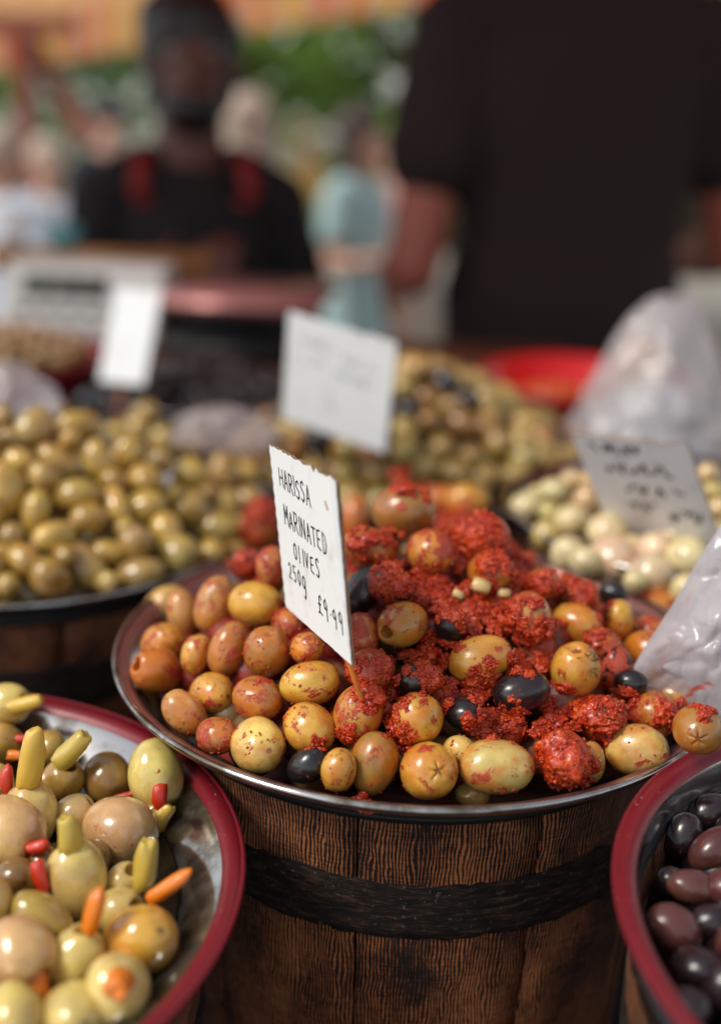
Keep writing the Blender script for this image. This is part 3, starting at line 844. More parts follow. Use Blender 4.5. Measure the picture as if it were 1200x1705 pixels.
# x,y,L,D,ang,kind,col,label,[stuffings (x,y,L,D,ang,mat)]
SL = [
 (10,1173,82,70,10,'h','E','olive at the back rim stuffed with a yellow pepper stub',[(44,1172,54,28,18,'pep_yellow')]),
 (4,1240,74,68,90,'p','G','grey green olive at the left edge above red slices',[]),
 (50,1356,110,90,86,'h','E','pale green olive with a tall yellow pepper standing out of it',[(54,1264,96,42,80,'pep_yellow')]),
 (106,1299,74,66,60,'h','G','green olive topped by a curved green pepper stub near the steel wall',[(120,1250,66,38,48,'pep_green')]),
 (181,1297,80,76,-55,'h','D','brownish olive with an empty torn pit hole',[]),
 (259,1288,110,86,-80,'h','E','tall pale olive with a small red pepper tip at its lower end',[(266,1328,40,26,-85,'pep_red')]),
 (199,1383,116,108,-20,'d','T','big pinkish round olive at the middle of the stuffed bowl',[]),
 (208,1470,70,62,60,'h','E','olive holding an upright pale yellow pepper under the pinkish one',[(243,1442,78,40,82,'pep_green')]),
 (123,1358,78,66,40,'d','T','small pinkish olive between the curved pepper and the big pinkish olive',[]),
 (128,1464,130,98,98,'h','E','large grey green wrinkled olive with a green pepper stub on top',[(116,1390,56,40,96,'pep_green')]),
 (18,1385,116,108,-30,'h','T','rosy tan olive with a pointed red orange pepper sticking out',[(60,1428,68,28,-22,'pep_red')]),
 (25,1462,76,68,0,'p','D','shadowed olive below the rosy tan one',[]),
 (72,1528,110,68,-32,'p','G','smooth greenish yellow olive lying slantwise without stuffing',[]),
 (128,1604,122,90,76,'h','E','pale olive with an upright orange pepper spike on top',[(158,1516,74,34,72,'pep_orange')]),
 (198,1518,84,76,25,'h','E','pale shiny olive with an orange pepper stick pointing at the steel wall',[(284,1475,80,30,36,'pep_orange')]),
 (236,1566,130,112,40,'p','Y','fattest yellowish olive beside the steel wall with an orange crumb on it',[]),
 (36,1584,114,106,-40,'h','T','rosy olive with a blocky orange pepper plug',[(60,1640,62,48,-60,'pep_orange')]),
 (194,1650,104,100,-80,'h','E','yellow green olive seen end-on with a broad orange plug',[(196,1640,50,50,-80,'pep_orange')]),
 (125,1692,114,106,20,'p','E','pale yellow olive at the very bottom of the stuffed bowl',[]),
 (22,1695,112,104,0,'p','E','yellowish olive in the lowest corner below the rosy plugged one',[]),
 (256,1352,40,36,50,'h','G','olive behind the tall pale one holding a yellow pepper tip',[(268,1362,50,34,52,'pep_yellow')]),
 (82,1245,62,56,0,'p','G','half hidden olive behind the tall yellow pepper',[]),
 (-20,1310,90,80,0,'p','E','olive cut by the picture edge beside the red slices',[]),
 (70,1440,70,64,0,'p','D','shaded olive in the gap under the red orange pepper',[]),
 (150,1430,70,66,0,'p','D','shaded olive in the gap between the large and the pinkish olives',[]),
 (-30,1500,100,96,0,'p','E','olive beyond the left picture edge beside the slanting smooth one',[]),
]
items = []
for r_ in SL:
    t = march(r_[0], r_[1], heap_left)
    if any(k_ in r_[7] for k_ in ('shad', 'behind', 'half hidden')): t += .012
    items.append(dict(px=r_[0], py=r_[1], Lp=r_[2] * 1.06, Dp=r_[3] * 1.06, t=t, t0=t, row=r_))
relax(items, keep=.86)
def wall_left(r):
    ri = .16 - .0105; pr = [(0, -.055), (ri - .058, -.055), (ri - .046, -.049), (ri - .030, -.029), (ri - .014, -.014), (ri - .003, -.0045), (ri, -.002), (.2, .001)]
    for (a_, za), (b_, zb) in zip(pr, pr[1:]):
        if a_ <= r <= b_: return BL.z + za + (zb - za) * (r - a_) / (b_ - a_)
    return BL.z
for q in items:
    for _ in range(40):
        p = W(q['px'], q['py'], q['t']); d = Vector((p.x - BL.x, p.y - BL.y)); rr = d.length; dn = d.normalized() if rr > 1e-6 else d
        R_ = q['Dp'] / 2 / FPX * q['t']
        if all(p.z - R_ * math.cos(a_) * .92 > wall_left(rr + R_ * math.sin(a_) * .92) for a_ in (0, .5, .9, 1.3)): break
        q['t'] -= .0015
    q['pos'] = W(q['px'], q['py'], q['t'])
def pepper_mesh(mat, tip, seed):
    n = 16; sd = Vector((seed * 3.1, 1, 2)); v = []; f = []
    pr = [(.02, -.5), (.34, -.495), (.46, -.44), (.5, -.2), (.48, .1), (.42, .3)] + ([(.28, .42), (.10, .49), (.02, .5)] if tip else [(.36, .44), (.26, .5), (.20, .47), (.02, .44)])
    for (r, z) in pr:
        for j in range(n):
            a_ = 2 * PI * j / n
            p = Vector((r * math.cos(a_), r * math.sin(a_), z)); p *= 1 + .22 * noise.noise(p * 2.0 + sd) + .10 * noise.noise(p * 4.4 + sd)
            p.x += .30 * (z * z) + .08 * noise.noise(Vector((z * 3, seed, 0)))
            v.append(p)
    for i in range(len(pr) - 1):
        o = i * n; f += [(o + j, o + (j + 1) % n, o + n + (j + 1) % n, o + n + j) for j in range(n)]
    f.append(tuple(range(n - 1, -1, -1))); f.append(tuple((len(pr) - 1) * n + j for j in range(n)))
    return mesh_of('pepper_stuffing', v, f, M[mat])
STUFFED = []
pi_ = 0
for q in items:
    x, y, Lp, Dp, ang, kd, colr, label, st = q['row']
    kind = dict(p='plain', h='hole', s='star', d='dent')[kd]
    s_ = q['t'] / FPX * 1.06; D = Dp * s_; L = max(Lp * s_, D * 1.14)
    ax = axis_for(ang, Lp, Dp, kind, None if kd == 'p' else (8 if Lp / Dp > 1.18 else 30))
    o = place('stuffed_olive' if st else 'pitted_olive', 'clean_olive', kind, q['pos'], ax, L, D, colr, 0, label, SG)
    STUFFED.append((q['pos'], (L + D) / 4))
    for (sx, sy, sL, sD, sa, mat) in st:
        pi_ += 1
        t = q['t'] - (.006 if math.hypot(sx - x, sy - y) > .5 * Dp else .5 * D)
        tip = mat in ('pep_red', 'pep_orange') and sD < 40
        po = obj('pepper_stuffing', pepper_mesh(mat, tip, pi_))
        a2 = axis_for(sa, sL, sD, 'plain', 8)
        if sL <= sD * 1.1: a2 = -FW
        mw = Matrix.LocRotScale(W(sx, sy, t), a2.to_track_quat('Z', 'Y'), Vector((sD * 1.02 * t / FPX, sD * .95 * t / FPX, sL * 1.12 * t / FPX)))
        po.parent = o; po.matrix_parent_inverse = o.matrix_world.inverted(); po.matrix_world = mw
# loose pepper slices
for (sx, sy, sL, sD, sa, mat, lab) in ((30,1211,34,10,14,'pep_red','thin red pepper sliver near the yellow pepper stub'),(34,1231,34,16,2,'pep_red','short red pepper strip under the thin sliver'),(10,1302,60,26,80,'pep_red','red pepper strip standing beside the left picture edge'),
    (208,1326,40,14,15,'pep_red','small red pepper sliver between the torn olive and the pinkish one'),(68,1462,60,26,-70,'pep_red','dark red pepper piece sunk between olives'),(200,1598,40,22,0,'pep_orange','orange pepper crumb resting on the fat yellowish olive'),
    (241,1234,26,12,10,'pep_red','red pepper scrap behind the tall pale olive'),(30,1258,34,16,0,'pep_orange','orange pepper scrap beside the tall yellow pepper'),(64,1410,40,24,20,'pep_red','dull red pepper scrap in the gap left of the wrinkled olive')):
    t = march(sx, sy, heap_left) - .006
    for (p, r) in STUFFED:
        v_ = CAM + ray(sx, sy) * t - p
        for _ in range(10):
            if (CAM + ray(sx, sy) * t - p).length < r * .95 and 'sunk' not in lab and 'dull' not in lab: t -= .002
    po = obj('pepper_slice', pepper_mesh(mat, True, int(sx)))
    a2 = axis_for(sa, sL, sD, 'plain', 5)
    po.matrix_world = Matrix.LocRotScale(W(sx, sy, t), a2.to_track_quat('Z', 'Y'), Vector((sD * t / FPX, sD * t / FPX, sL * t / FPX)))
    tag(po, lab, 'pepper', 'loose pepper slices')
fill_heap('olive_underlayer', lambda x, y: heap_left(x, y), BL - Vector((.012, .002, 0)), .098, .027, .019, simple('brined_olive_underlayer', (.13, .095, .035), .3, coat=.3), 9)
oil = NT('olive_brine'); oil.p(Base_Color=(.07, .05, .02), Roughness=.06, Specular_IOR_Level=.6)
fl = MB().lathe([(.004, 0), (.1310, 0), (.122, -.006)], 64).build('olive_brine', oil.mat, None, (BL.x, BL.y, BL.z - .0165)); stuff(fl)

# ------------------------------------------------------------------ purple-black olives (front right bowl)
def heap_right(x, y):
    r = math.hypot(x - BR.x, y - BR.y); k_ = min(1.1, r / .14)
    return BR.z - .020 + .012 * (1 - k_ ** 1.5)
KG = 'purple black olives'
KL = [(1136,1392,82,64,65,'V','shiny black olive nearest the upper wall of the red-rimmed bowl'),(1188,1415,94,66,40,'U','maroon olive lying slantwise by the picture edge'),(1150,1478,86,58,-14,'U','wrinkled maroon olive in the middle of the bowl'),
 (1122,1546,98,76,-34,'U','large smooth brown maroon olive against the red rim'),(1192,1538,84,62,-10,'V','black olive beside the large brown maroon one'),(1158,1614,84,78,20,'V','round black olive with bluish highlight below the large maroon one'),
 (1205,1640,90,70,60,'V','black olive at the lower picture edge'),(1182,1352,80,60,20,'V','dark olive highest in the bowl near the film'),(1215,1480,80,64,0,'U','maroon olive cut by the picture edge'),(1140,1680,84,70,0,'V','black olive lowest in the bowl'),(1112,1470,60,50,80,'V','small black olive hidden in shade beside the wall'),(1235,1570,90,70,0,'U','maroon olive just past the picture edge'),(1225,1380,80,60,30,'V','black olive past the slanting maroon one')]
items = []
for r_ in KL:
    t = march(r_[0], r_[1], heap_right); items.append(dict(px=r_[0], py=r_[1], Lp=r_[2], Dp=r_[3], t=t, t0=t, row=r_))
relax(items, keep=.85)
for q in items:
    x, y, Lp, Dp, ang, colr, label = q['row']; s_ = q['t'] / FPX; D = Dp * s_; L = max(Lp * s_, D * 1.2)
    place('purple_black_olive', 'black_olive', 'plain', q['pos'], axis_for(ang, Lp, Dp, 'plain'), L, D, colr, 0, label, KG)
pb_ = NT('purple_brine'); pb_.p(Base_Color=(.012, .004, .006), Roughness=.08, Specular_IOR_Level=.5)
fl = MB().lathe([(.004, 0), (.144, 0), (.140, -.006)], 48).build('olive_brine', pb_.mat, None, (BR.x, BR.y, BR.z - .031)); stuff(fl)
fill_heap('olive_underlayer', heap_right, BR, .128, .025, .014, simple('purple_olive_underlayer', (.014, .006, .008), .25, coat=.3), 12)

# ------------------------------------------------------------------ green olives, pale olives, mixed golden olives (behind)
def ordinal(n):
    s_ = ['first', 'second', 'third', 'fourth', 'fifth', 'sixth', 'seventh', 'eighth', 'ninth', 'tenth', 'eleventh', 'twelfth', 'thirteenth', 'fourteenth', 'fifteenth', 'sixteenth', 'seventeenth', 'eighteenth', 'nineteenth', 'twentieth']
    return s_[n] if n < 20 else str(n + 1) + 'th'
def band_labels(objs, what, heap, rows):
    """each olive named by its tier up the heap and its place along it"""
    pts = sorted(((to_px(o.matrix_world.translation), o) for o in objs), key=lambda z: -z[0][1])
    n = len(pts); names = ['lowest', 'second', 'third', 'fourth', 'fifth', 'sixth', 'seventh', 'eighth', 'ninth', 'tenth']
    for k_ in range(rows):
        row = sorted(pts[k_ * n // rows:(k_ + 1) * n // rows], key=lambda z: z[0][0])
        for i, (_, o) in enumerate(row):
            tier = names[k_] if k_ < rows - 1 else 'topmost'
            o['label'] = f'{o["look"]} {what}, {ordinal(i)} from left in the {tier} tier of {heap}'
            del o['look']

def heap_green(x, y):
    r = math.hypot(x - BG.x, y - BG.y); k_ = min(1.1, r / .145)
    return BG.z + .006 + .074 * (1 - k_ ** 1.6)
GLc = [(170,190,200,150,240,'h'),(400,170,200,120,185,'h'),(100,350,140,110,-15),(40,240,120,100,0),(290,350,190,110,-35),(350,250,120,100,60),(490,350,190,130,100),(640,320,180,140,80),(690,190,150,110,-70,'h'),(730,120,130,110,0),(830,265,170,140,100),(990,280,150,120,0),(580,210,110,90,0),(720,460,180,160,30),(945,430,170,160,0),(1120,420,190,130,100),(215,440,160,140,70),(30,500,260,170,95),(390,520,200,140,10),(180,610,200,120,80),(440,640,160,140,200,'h'),(580,570,190,110,-65,'h'),(730,590,190,150,20),(940,590,170,160,0),(1130,590,170,130,90),(60,720,120,110,0),(270,730,200,140,200,'h'),(675,770,160,150,80,'h'),(540,810,150,110,-10),(830,690,160,130,-60,'h'),(1100,700,210,150,-5),(120,850,180,140,-30,'h'),(250,940,210,180,110),(420,880,260,170,-40),(700,920,220,150,5),(890,820,200,180,0),(1060,820,150,140,0),(40,970,120,110,0),(5,820,110,100,0),(1230,700,160,130,0),(1180,820,130,120,30),(540,960,120,100,0),(-60,620,180,150,60),(-70,420,180,150,20),(-60,880,180,150,0),(-70,250,160,140,0),(560,450,130,110,0),(800,360,130,110,50),(330,830,120,110,0),(1240,560,150,130,40),(1040,520,110,100,0),(620,690,110,100,0),(10,130,130,110,0),(280,110,120,90,0),(1220,420,140,120,0),(860,520,110,100,0)]
items = []
for r_ in GLc:
    px_, py_ = r_[0] / 3, 650 + r_[1] / 3
    t = march(px_, py_, heap_green); items.append(dict(px=px_, py=py_, Lp=r_[2] / 3 * 1.16, Dp=r_[3] / 3 * 1.16, t=t, t0=t, row=r_))
relax(items, keep=.82)
objs = []
for q in items:
    r_ = q['row']; kind = {'h': 'hole', 'd': 'dent'}.get(r_[5] if len(r_) > 5 else '', 'plain')
    s_ = q['t'] / FPX; D = q['Dp'] * s_; L = max(q['Lp'] * s_, D * 1.15)
    colr = random.choice([(.45, .275, .052), (.52, .33, .072), (.36, .205, .036), (.47, .295, .06), (.40, .26, .07)])
    o = place('green_olive', 'clean_olive', kind, q['pos'], axis_for(r_[4], q['Lp'], q['Dp'], kind), L, D, colr, 0, '-', 'plain green olives in the steel bowl')
    el = q['Lp'] / q['Dp']
    if kind == 'hole':
        sp2 = MB().ell((0, 0, .40), (.148, .148, .105), None, 14, 8).build('stuffing', M['stuffing']); sp2.parent = o
    o['look'] = 'pink-stuffed' if kind == 'hole' else 'dented' if kind == 'dent' else ('long' if el > 1.3 else 'round' if el < 1.12 else 'oval')
    objs.append(o)
band_labels(objs, 'green olive', 'the plain green heap', 6)
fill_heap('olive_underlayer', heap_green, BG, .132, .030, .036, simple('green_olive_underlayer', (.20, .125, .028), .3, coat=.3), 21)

def heap_pale(x, y):
    r = math.hypot(x - BP.x, y - BP.y); k_ = min(1.1, r / .118)
    return BP.z + .004 + .036 * (1 - k_ ** 1.6)
PLc = [(130,490,150,150,'E'),(275,390,130,120,'E'),(370,340,110,110,'N'),(460,450,150,130,'N'),(370,560,160,150,'E'),(240,635,150,140,'G'),(570,630,200,190,'P'),(350,740,160,150,'P'),(450,790,140,150,'P'),(600,780,220,210,'T'),(830,720,180,160,'T'),(810,860,220,200,'T'),(1020,770,210,200,'P'),(1000,940,150,140,'E'),(1150,400,90,100,'G'),(1180,500,120,110,'N'),(1130,300,110,100,'N'),(480,330,110,100,'N'),(250,520,110,100,'G'),(700,700,120,110,'E'),(1180,640,130,120,'E'),(930,650,130,120,'P'),(720,900,120,110,'E'),(600,280,110,100,'N'),(180,420,100,90,'G')]
items = []
for r_ in PLc:
    px_, py_ = 840 + r_[0] * .3, 700 + r_[1] * .3
    t = march(px_, py_, heap_pale); items.append(dict(px=px_, py=py_, Lp=r_[2] * .385, Dp=r_[3] * .385, t=t, t0=t, row=r_))
relax(items, keep=.84)
objs = []
for q in items:
    r_ = q['row']; s_ = q['t'] / FPX; D = q['Dp'] * s_; L = max(q['Lp'] * s_, D * 1.12)
    o = place('pale_olive', 'clean_olive', 'plain', q['pos'], axis_for(random.uniform(0, 180), 1.05, 1, 'plain', 50), L, D, {'E': (.62, .50, .25), 'P': (.70, .57, .31), 'T': (.70, .50, .32), 'N': (.62, .42, .20), 'G': (.50, .38, .12)}[r_[4]], 0, '-', 'pale olives behind the harissa heap')
    o['look'] = {'E': 'cream', 'N': 'tan', 'G': 'greenish', 'P': 'ivory', 'T': 'pinkish'}[r_[4]]; objs.append(o)
band_labels(objs, 'olive', 'the pale heap', 4)
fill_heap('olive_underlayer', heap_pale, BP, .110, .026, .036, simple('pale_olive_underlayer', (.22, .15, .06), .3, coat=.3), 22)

def heap_back(x, y):
    r = math.hypot(x - BB.x, y - BB.y); k_ = min(1.1, r / .165)
    return BB.z + .004 + .082 * (1 - k_ ** 1.5)
rb_ = random.Random(31); pts = []; tries = 0
while len(pts) < 118 and tries < 9000:
    tries += 1
    a_ = rb_.random() * 2 * PI; r = .168 * math.sqrt(rb_.random())
    x, y = BB.x + r * math.cos(a_), BB.y + r * math.sin(a_)
    if y > BB.y + .055: continue
    p = Vector((x, y, heap_back(x, y)))
    if all((p - q).length > .0222 for q in pts): pts.append(p)
objs = []
for p in pts:
    colr = rb_.choice([(.38, .25, .06), (.44, .28, .08), (.30, .18, .04), (.40, .19, .05), (.36, .26, .07), (.28, .14, .035)])
    look = 'golden'
    u_ = rb_.random()
    px_, py_ = to_px(p)
    if (abs(px_ - 535) < 22 and abs(py_ - 745) < 18) or (abs(px_ - 775) < 16 and abs(py_ - 665) < 16) or u_ < .03: colr = (.012, .009, .012); look = 'black'
    elif colr[0] < .31: look = 'brown'
    D = rb_.uniform(.0225, .026)
    o = place('golden_olive' if look != 'black' else 'dark_olive', 'far_olive', 'plain', p, Vector((rb_.gauss(0, 1), rb_.gauss(0, 1), rb_.gauss(0, .5))), D * 1.2, D, colr, 0, '-', 'mixed golden olives heaped at the back', rnd=rb_)
    o['look'] = look; objs.append(o)
band_labels(objs, 'olive', 'the mixed heap behind the cards', 8)
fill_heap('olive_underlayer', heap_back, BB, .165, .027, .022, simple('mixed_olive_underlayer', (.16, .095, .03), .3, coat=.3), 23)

# small dried black olives: one blurred mass of wrinkled fruit
DR = MB(); rd = random.Random(8)
for _ in range(420):
    a_ = rd.random() * 2 * PI; r = .102 * math.sqrt(rd.random())
    z = .004 + .026 * (1 - (r / .102) ** 2) + rd.uniform(-.008, .004)
    q = Quaternion((rd.random() - .5, rd.random() - .5, rd.random() - .5, rd.random() - .5)).normalized()
    s_ = rd.uniform(.0065, .0085)
    DR.ell((BD.x + r * math.cos(a_), BD.y + r * math.sin(a_), BD.z + z), (s_, s_ * .85, s_ * 1.2), q.to_matrix(), 10, 7)
o = DR.build('dried_black_olives', simple('dried_black_olive_skin', (.013, .006, .008), .3, var=.5, scale=200, bump=.4, coat=.1)); stuff(o, 'small wrinkled black olives heaped in the back bowl')

# ------------------------------------------------------------------ red plastic bowls at the back
def plastic_bowl(loc, r, h, mat, label):
    b = empty('plastic_bowl', loc); tag(b, label, 'bowl', 'red plastic bowls at the back')
    MB().lathe([(r * .62, 0), (r * .80, h * .35), (r * .95, h * .9), (r * 1.0, h), (r * 1.03, h * 1.01), (r * 1.03, h * .95), (r * .985, h * .90), (r * .93, h * .85), (r * .77, h * .37), (r * .6, .004), (.003, .004)], 64, True, True).build('bowl_body', mat, b)
    MB().lathe([(r * .60, -.004), (r * .64, -.004), (r * .64, .001), (r * .60, .001)], 48, False, False).build('foot_ring', mat, b)
    return b
def plinth(x, y, z, wx, wy, label):
    t = empty('display_crate', (x, y, TABLE)); tag(t, label, 'crate', 'crates lifting the back bowls')
    h = z - TABLE; n = max(2, int(h / .05))
    for s_ in (-1, 1):
        for i in range(n):
            zz = h * (i + .5) / n
            MB().box((0, s_ * (wy / 2 - .006), zz), (wx, .010, h / n * .86)).build('slat', M['wood_brown'], t)
            MB().box((s_ * (wx / 2 - .006), 0, zz), (.010, wy - .026, h / n * .86)).build('slat', M['wood_brown'], t)
    MB().box((0, 0, h - .006), (wx - .03, wy - .03, .009)).build('shelf_board', M['wood_brown'], t)
    return t
plinth(.27, 1.46, CAMZ - .405, .20, .20, 'brown slatted crate under the bright red bowl')
plastic_bowl((.27, 1.46, CAMZ - .4), .125, .085, M['red_plastic'], 'bright red plastic bowl of orange relish beside the clear bag')
rl = MB(); rr_ = random.Random(4)
for _ in range(260):
    a_ = rr_.random() * 2 * PI; r = .092 * math.sqrt(rr_.random())
    rl.ell((.27 + r * math.cos(a_), 1.46 + r * math.sin(a_), CAMZ - .352 + rr_.uniform(-.006, .006) + .012 * (1 - r / .09)), (rr_.uniform(.005, .010), rr_.uniform(.005, .010), .006), None, 8, 6)
o = rl.build('chilli_relish', M['relish']); stuff(o, 'orange red chilli relish in the red plastic bowl')
plinth(-.46, 1.45, CAMZ - .390, .22, .22, 'brown slatted crate under the dark red bowl')
plastic_bowl((-.46, 1.45, CAMZ - .385), .135, .075, M['dark_red_plastic'], 'dark red plastic bowl of small brown olives in front of the scale')
k_ = 0; pp = []
rq = random.Random(3)
for _ in range(3000):
    a_ = rq.random() * 2 * PI; r = .118 * math.sqrt(rq.random())
    p = Vector((-.46 + r * math.cos(a_), 1.45 + r * math.sin(a_), CAMZ - .309 + .030 * (1 - r / .118)))
    if all((p - q).length > .0235 for q in pp) and to_px(p)[0] > -30: pp.append(p)
objs = []
for p in pp:
    o = place('brown_olive', 'far_olive', 'plain', p, Vector((rq.gauss(0, 1), rq.gauss(0, 1), rq.gauss(0, .5))), .028, .023, rq.choice([(.33, .17, .055), (.26, .14, .04), (.36, .22, .08)]), 0, '-', 'small brown olives in the dark red bowl', rnd=rq)
    o['look'] = 'small brown'; objs.append(o)
band_labels(objs, 'olive', 'the dark red bowl', 3)
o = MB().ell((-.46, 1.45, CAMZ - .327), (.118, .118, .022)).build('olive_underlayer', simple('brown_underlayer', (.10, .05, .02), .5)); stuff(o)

# ------------------------------------------------------------------ price cards
GLY = {
 'H': [[(0,0),(0,1)],[(.6,0),(.6,1)],[(0,.52),(.6,.5)]], 'A': [[(0,0),(.32,1),(.62,0)],[(.12,.36),(.52,.38)]],
 'R': [[(.05,0),(.05,1),(.5,.95),(.58,.72),(.45,.5),(.08,.46)],[(.25,.46),(.62,-.05)]], 'I': [[(.1,0),(.1,1)]],
 'S': [[(.52,.86),(.36,1),(.1,.9),(.06,.7),(.26,.54),(.48,.4),(.5,.16),(.28,0),(.02,.1)]],
 'M': [[(0,0),(.06,1),(.34,.35),(.62,1),(.7,0)]], 'N': [[(0,0),(.02,1),(.56,.02),(.58,1)]], 'T': [[(0,.98),(.66,1)],[(.32,1),(.3,0)]],
 'E': [[(.5,.98),(.06,.9),(.03,.1),(.5,0)],[(.04,.5),(.44,.52)]], 'D': [[(.05,0),(.05,1),(.4,.9),(.56,.5),(.4,.08),(.03,0)]],
 'O': [[(.3,1),(.06,.8),(.02,.4),(.2,.02),(.42,.06),(.56,.5),(.48,.88),(.3,1)]], 'L': [[(.08,1),(.05,0),(.14,0)]], 'V': [[(0,1),(.26,0),(.54,1)]],
 'g': [[(.5,.62),(.28,.72),(.06,.55),(.06,.2),(.26,.04),(.46,.2),(.5,.62),(.5,-.3),(.36,-.55),(.14,-.45)]],
 '2': [[(.04,.8),(.24,1),(.48,.82),(.4,.5),(.04,.04),(.54,.02)]], '5': [[(.5,1),(.1,.98),(.08,.58),(.4,.6),(.52,.3),(.34,.02),(.04,.06)]],
 '0': [[(.28,1),(.06,.7),(.06,.3),(.26,0),(.48,.3),(.48,.72),(.28,1)]],
 '9': [[(.5,.7),(.3,.98),(.08,.8),(.12,.5),(.34,.46),(.5,.7),(.46,-.1)]], '.': [[(.1,.42),(.16,.42)]],
 '\u00a3': [[(.6,.82),(.42,1),(.24,.86),(.22,.1),(.02,0),(.2,.08),(.6,0)],[(.02,.48),(.46,.52)]], ' ': [],
}
def ribbon(mb, pts, wd, y):
    for i in range(len(pts) - 1):
        a_, b_ = Vector(pts[i]), Vector(pts[i + 1]); d = b_ - a_
        if d.length < 1e-6: continue
        d.normalize(); n_ = Vector((-d.y, d.x)) * wd / 2; a_ = a_ - d * wd * .3; b_ = b_ + d * wd * .3
        yy = y - .00002 * (i % 4)
        mb.add([(a_.x + n_.x, yy, a_.y + n_.y), (a_.x - n_.x, yy, a_.y - n_.y), (b_.x - n_.x, yy, b_.y - n_.y), (b_.x + n_.x, yy, b_.y + n_.y)], [(0, 1, 2, 3)])
def write(txt, x, z, h, adv, wd, y, slope=0, seed=1):
    mb = MB(); rn = random.Random(seed); cx = x; cz = z
    for ch in txt:
        k_ = rn.uniform(.92, 1.08); dz = rn.uniform(-.04, .04) * h
        for st in GLY[ch]:
            ribbon(mb, [(cx + p[0] * h * .82, cz + dz + p[1] * h * k_) for p in st], wd, y)
        cx += adv * (.45 if ch in 'I.' else .75 if ch == 'L' else 1) * h; cz += slope * h
    return mb
def scribble(x0, x1, z, h, wd, y, seed):
    mb = MB(); rn = random.Random(seed); x = x0
    while x < x1:
        n_ = rn.randint(3, 5); w_ = h * rn.uniform(.5, .8); pts = []
        for i in range(n_): pts.append((x + w_ * i / (n_ - 1), z + rn.choice([0, .25, .55, .95, 1.0]) * h))
        ribbon(mb, pts, wd, y); x += w_ + h * rn.uniform(.18, .35)
        if rn.random() < .14: x += h * .5
    return mb
def price_card(t, R_, w_, h_, label, mat, edge, scallop, stick=None, cut=0):
    """local x right, y away from the reader, z up"""
    root = empty('price_card'); root.matrix_world = Matrix(R_).to_4x4(); root.matrix_world.translation = CAM + Vector(t)
    m4 = Matrix(R_).to_4x4(); m4.translation = CAM + Vector(t); root.matrix_world = m4
    tag(root, label, 'price card', 'handwritten price cards')
    th = .0016
    out = []
    n_ = 26; rn = random.Random(int(w_ * 1e5))
    for i in range(n_ + 1):                       # top edge
        k_ = i / n_; out.append((-w_ / 2 + w_ * k_, h_ / 2 + rn.uniform(-.0005, .0005) * (1 + 2 * (k_ > .5)) - cut * (.5 - abs(k_ - .5)) ))
    for i in range(1, n_ + 1):
        out.append((w_ / 2 + rn.uniform(-.0003, .0003), h_ / 2 - h_ * i / n_))
    for i in range(1, n_ + 1):
        out.append((w_ / 2 - w_ * i / n_, -h_ / 2 + rn.uniform(-.0002, .0002)))
    for i in range(1, n_):
        z = -h_ / 2 + h_ * i / n_
        out.append((-w_ / 2 - (.0009 * abs(math.sin(i * PI / 2)) if scallop else 0), z))
    N_ = len(out)
    v = [(x, 0, z) for x, z in out] + [(x, th, z) for x, z in out]
    me = mesh_of('card_sheet', v, [tuple(range(N_ - 1, -1, -1)), tuple(range(N_, 2 * N_))], mat, False); obj('card_sheet', me, root)
    v2 = [(x, .00003, z) for x, z in out] + [(x, th - .00003, z) for x, z in out]
    obj('cut_edge', mesh_of('cut_edge', v2, [(i, (i + 1) % N_, N_ + (i + 1) % N_, N_ + i) for i in range(N_)], edge, False), root)
    if stick:
        MB().capsule(stick[0], stick[1], .0013, .0011, 10, 2).build('stick', M['stick'], root)
    return root
R1 = ((.4052, .9074, -.1116), (-.9108, .4113, .0374), (.0798, .0865, .993))
pc1 = price_card((-.0221, .4927, -.1881), R1, .08, .08, 'curling white card lettered with harissa marinated olives and price', M['card'], M['board_edge'], True, ((.026, .0022, -.036), (.0285, .0075, -.062)))
for txt, x, z, h, adv, s_ in (('HARISSA', -.030, .0225, .0088, .70, 1), ('MARINATED', -.0285, .0045, .0088, .72, 2), ('OLIVES', -.020, -.0095, .0080, .82, 3), ('250g', -.030, -.0215, .0080, .74, 4), ('\u00a39.99', .006, -.0275, .0086, .80, 5)):
    write(txt, x, z, h, adv, .00085, -.00015, -.01, s_).build('lettering', M['ink'], pc1)
mb = MB(); ribbon(mb, [(.0265, .0285), (.0285, .0255)], .0010, -.0002); mb.build('red_speck', M['paste'], pc1)
# a peeled strip of tape down the right edge
MB().add([(.0338, -.0001, .0392), (.0397, -.0001, .0392), (.0397, -.0001, -.039), (.0368, -.0001, -.030)], [(0, 3, 2, 1)]).build('tape_strip', M['smudge'], pc1)
k2 = 1.12
pc2 = price_card((-.0204 * k2, .853 * k2, -.1953 * k2), ((.8702, .4896, .0552), (-.4723, .8608, -.1898), (-.1404, .139, .9803)), .0893 * k2, .085 * k2, 'plain bluish white card with faint writing above the golden olives', M['card'], M['card'], False, ((.0, .003, -.03), (.002, .004, -.085)))
for i, (x0, x1, z) in enumerate(((-.036, -.006, .024), (.004, .034, .018), (-.034, -.012, .009), (-.002, .026, .004))):
    scribble(x0, x1, z, .0065, .0009, -.00015, 40 + i).build('lettering', M['ink_pale'], pc2)
scribble(-.006, .004, -.026, .010, .0010, -.00015, 51).build('lettering', M['ink_pale'], pc2)
k3 = 1.115
pc3 = price_card((-.2288 * k3, 1.1528 * k3, -.2248 * k3), ((.9653, .2333, .1172), (-.2609, .847, .4632), (.0088, -.4777, .8785)), .0475 * k3, .095 * k3, 'narrow blank looking white card in front of the weighing scale', M['card'], M['card'], False, ((0, .003, -.04), (0, .004, -.09)))
k4 = 1.09
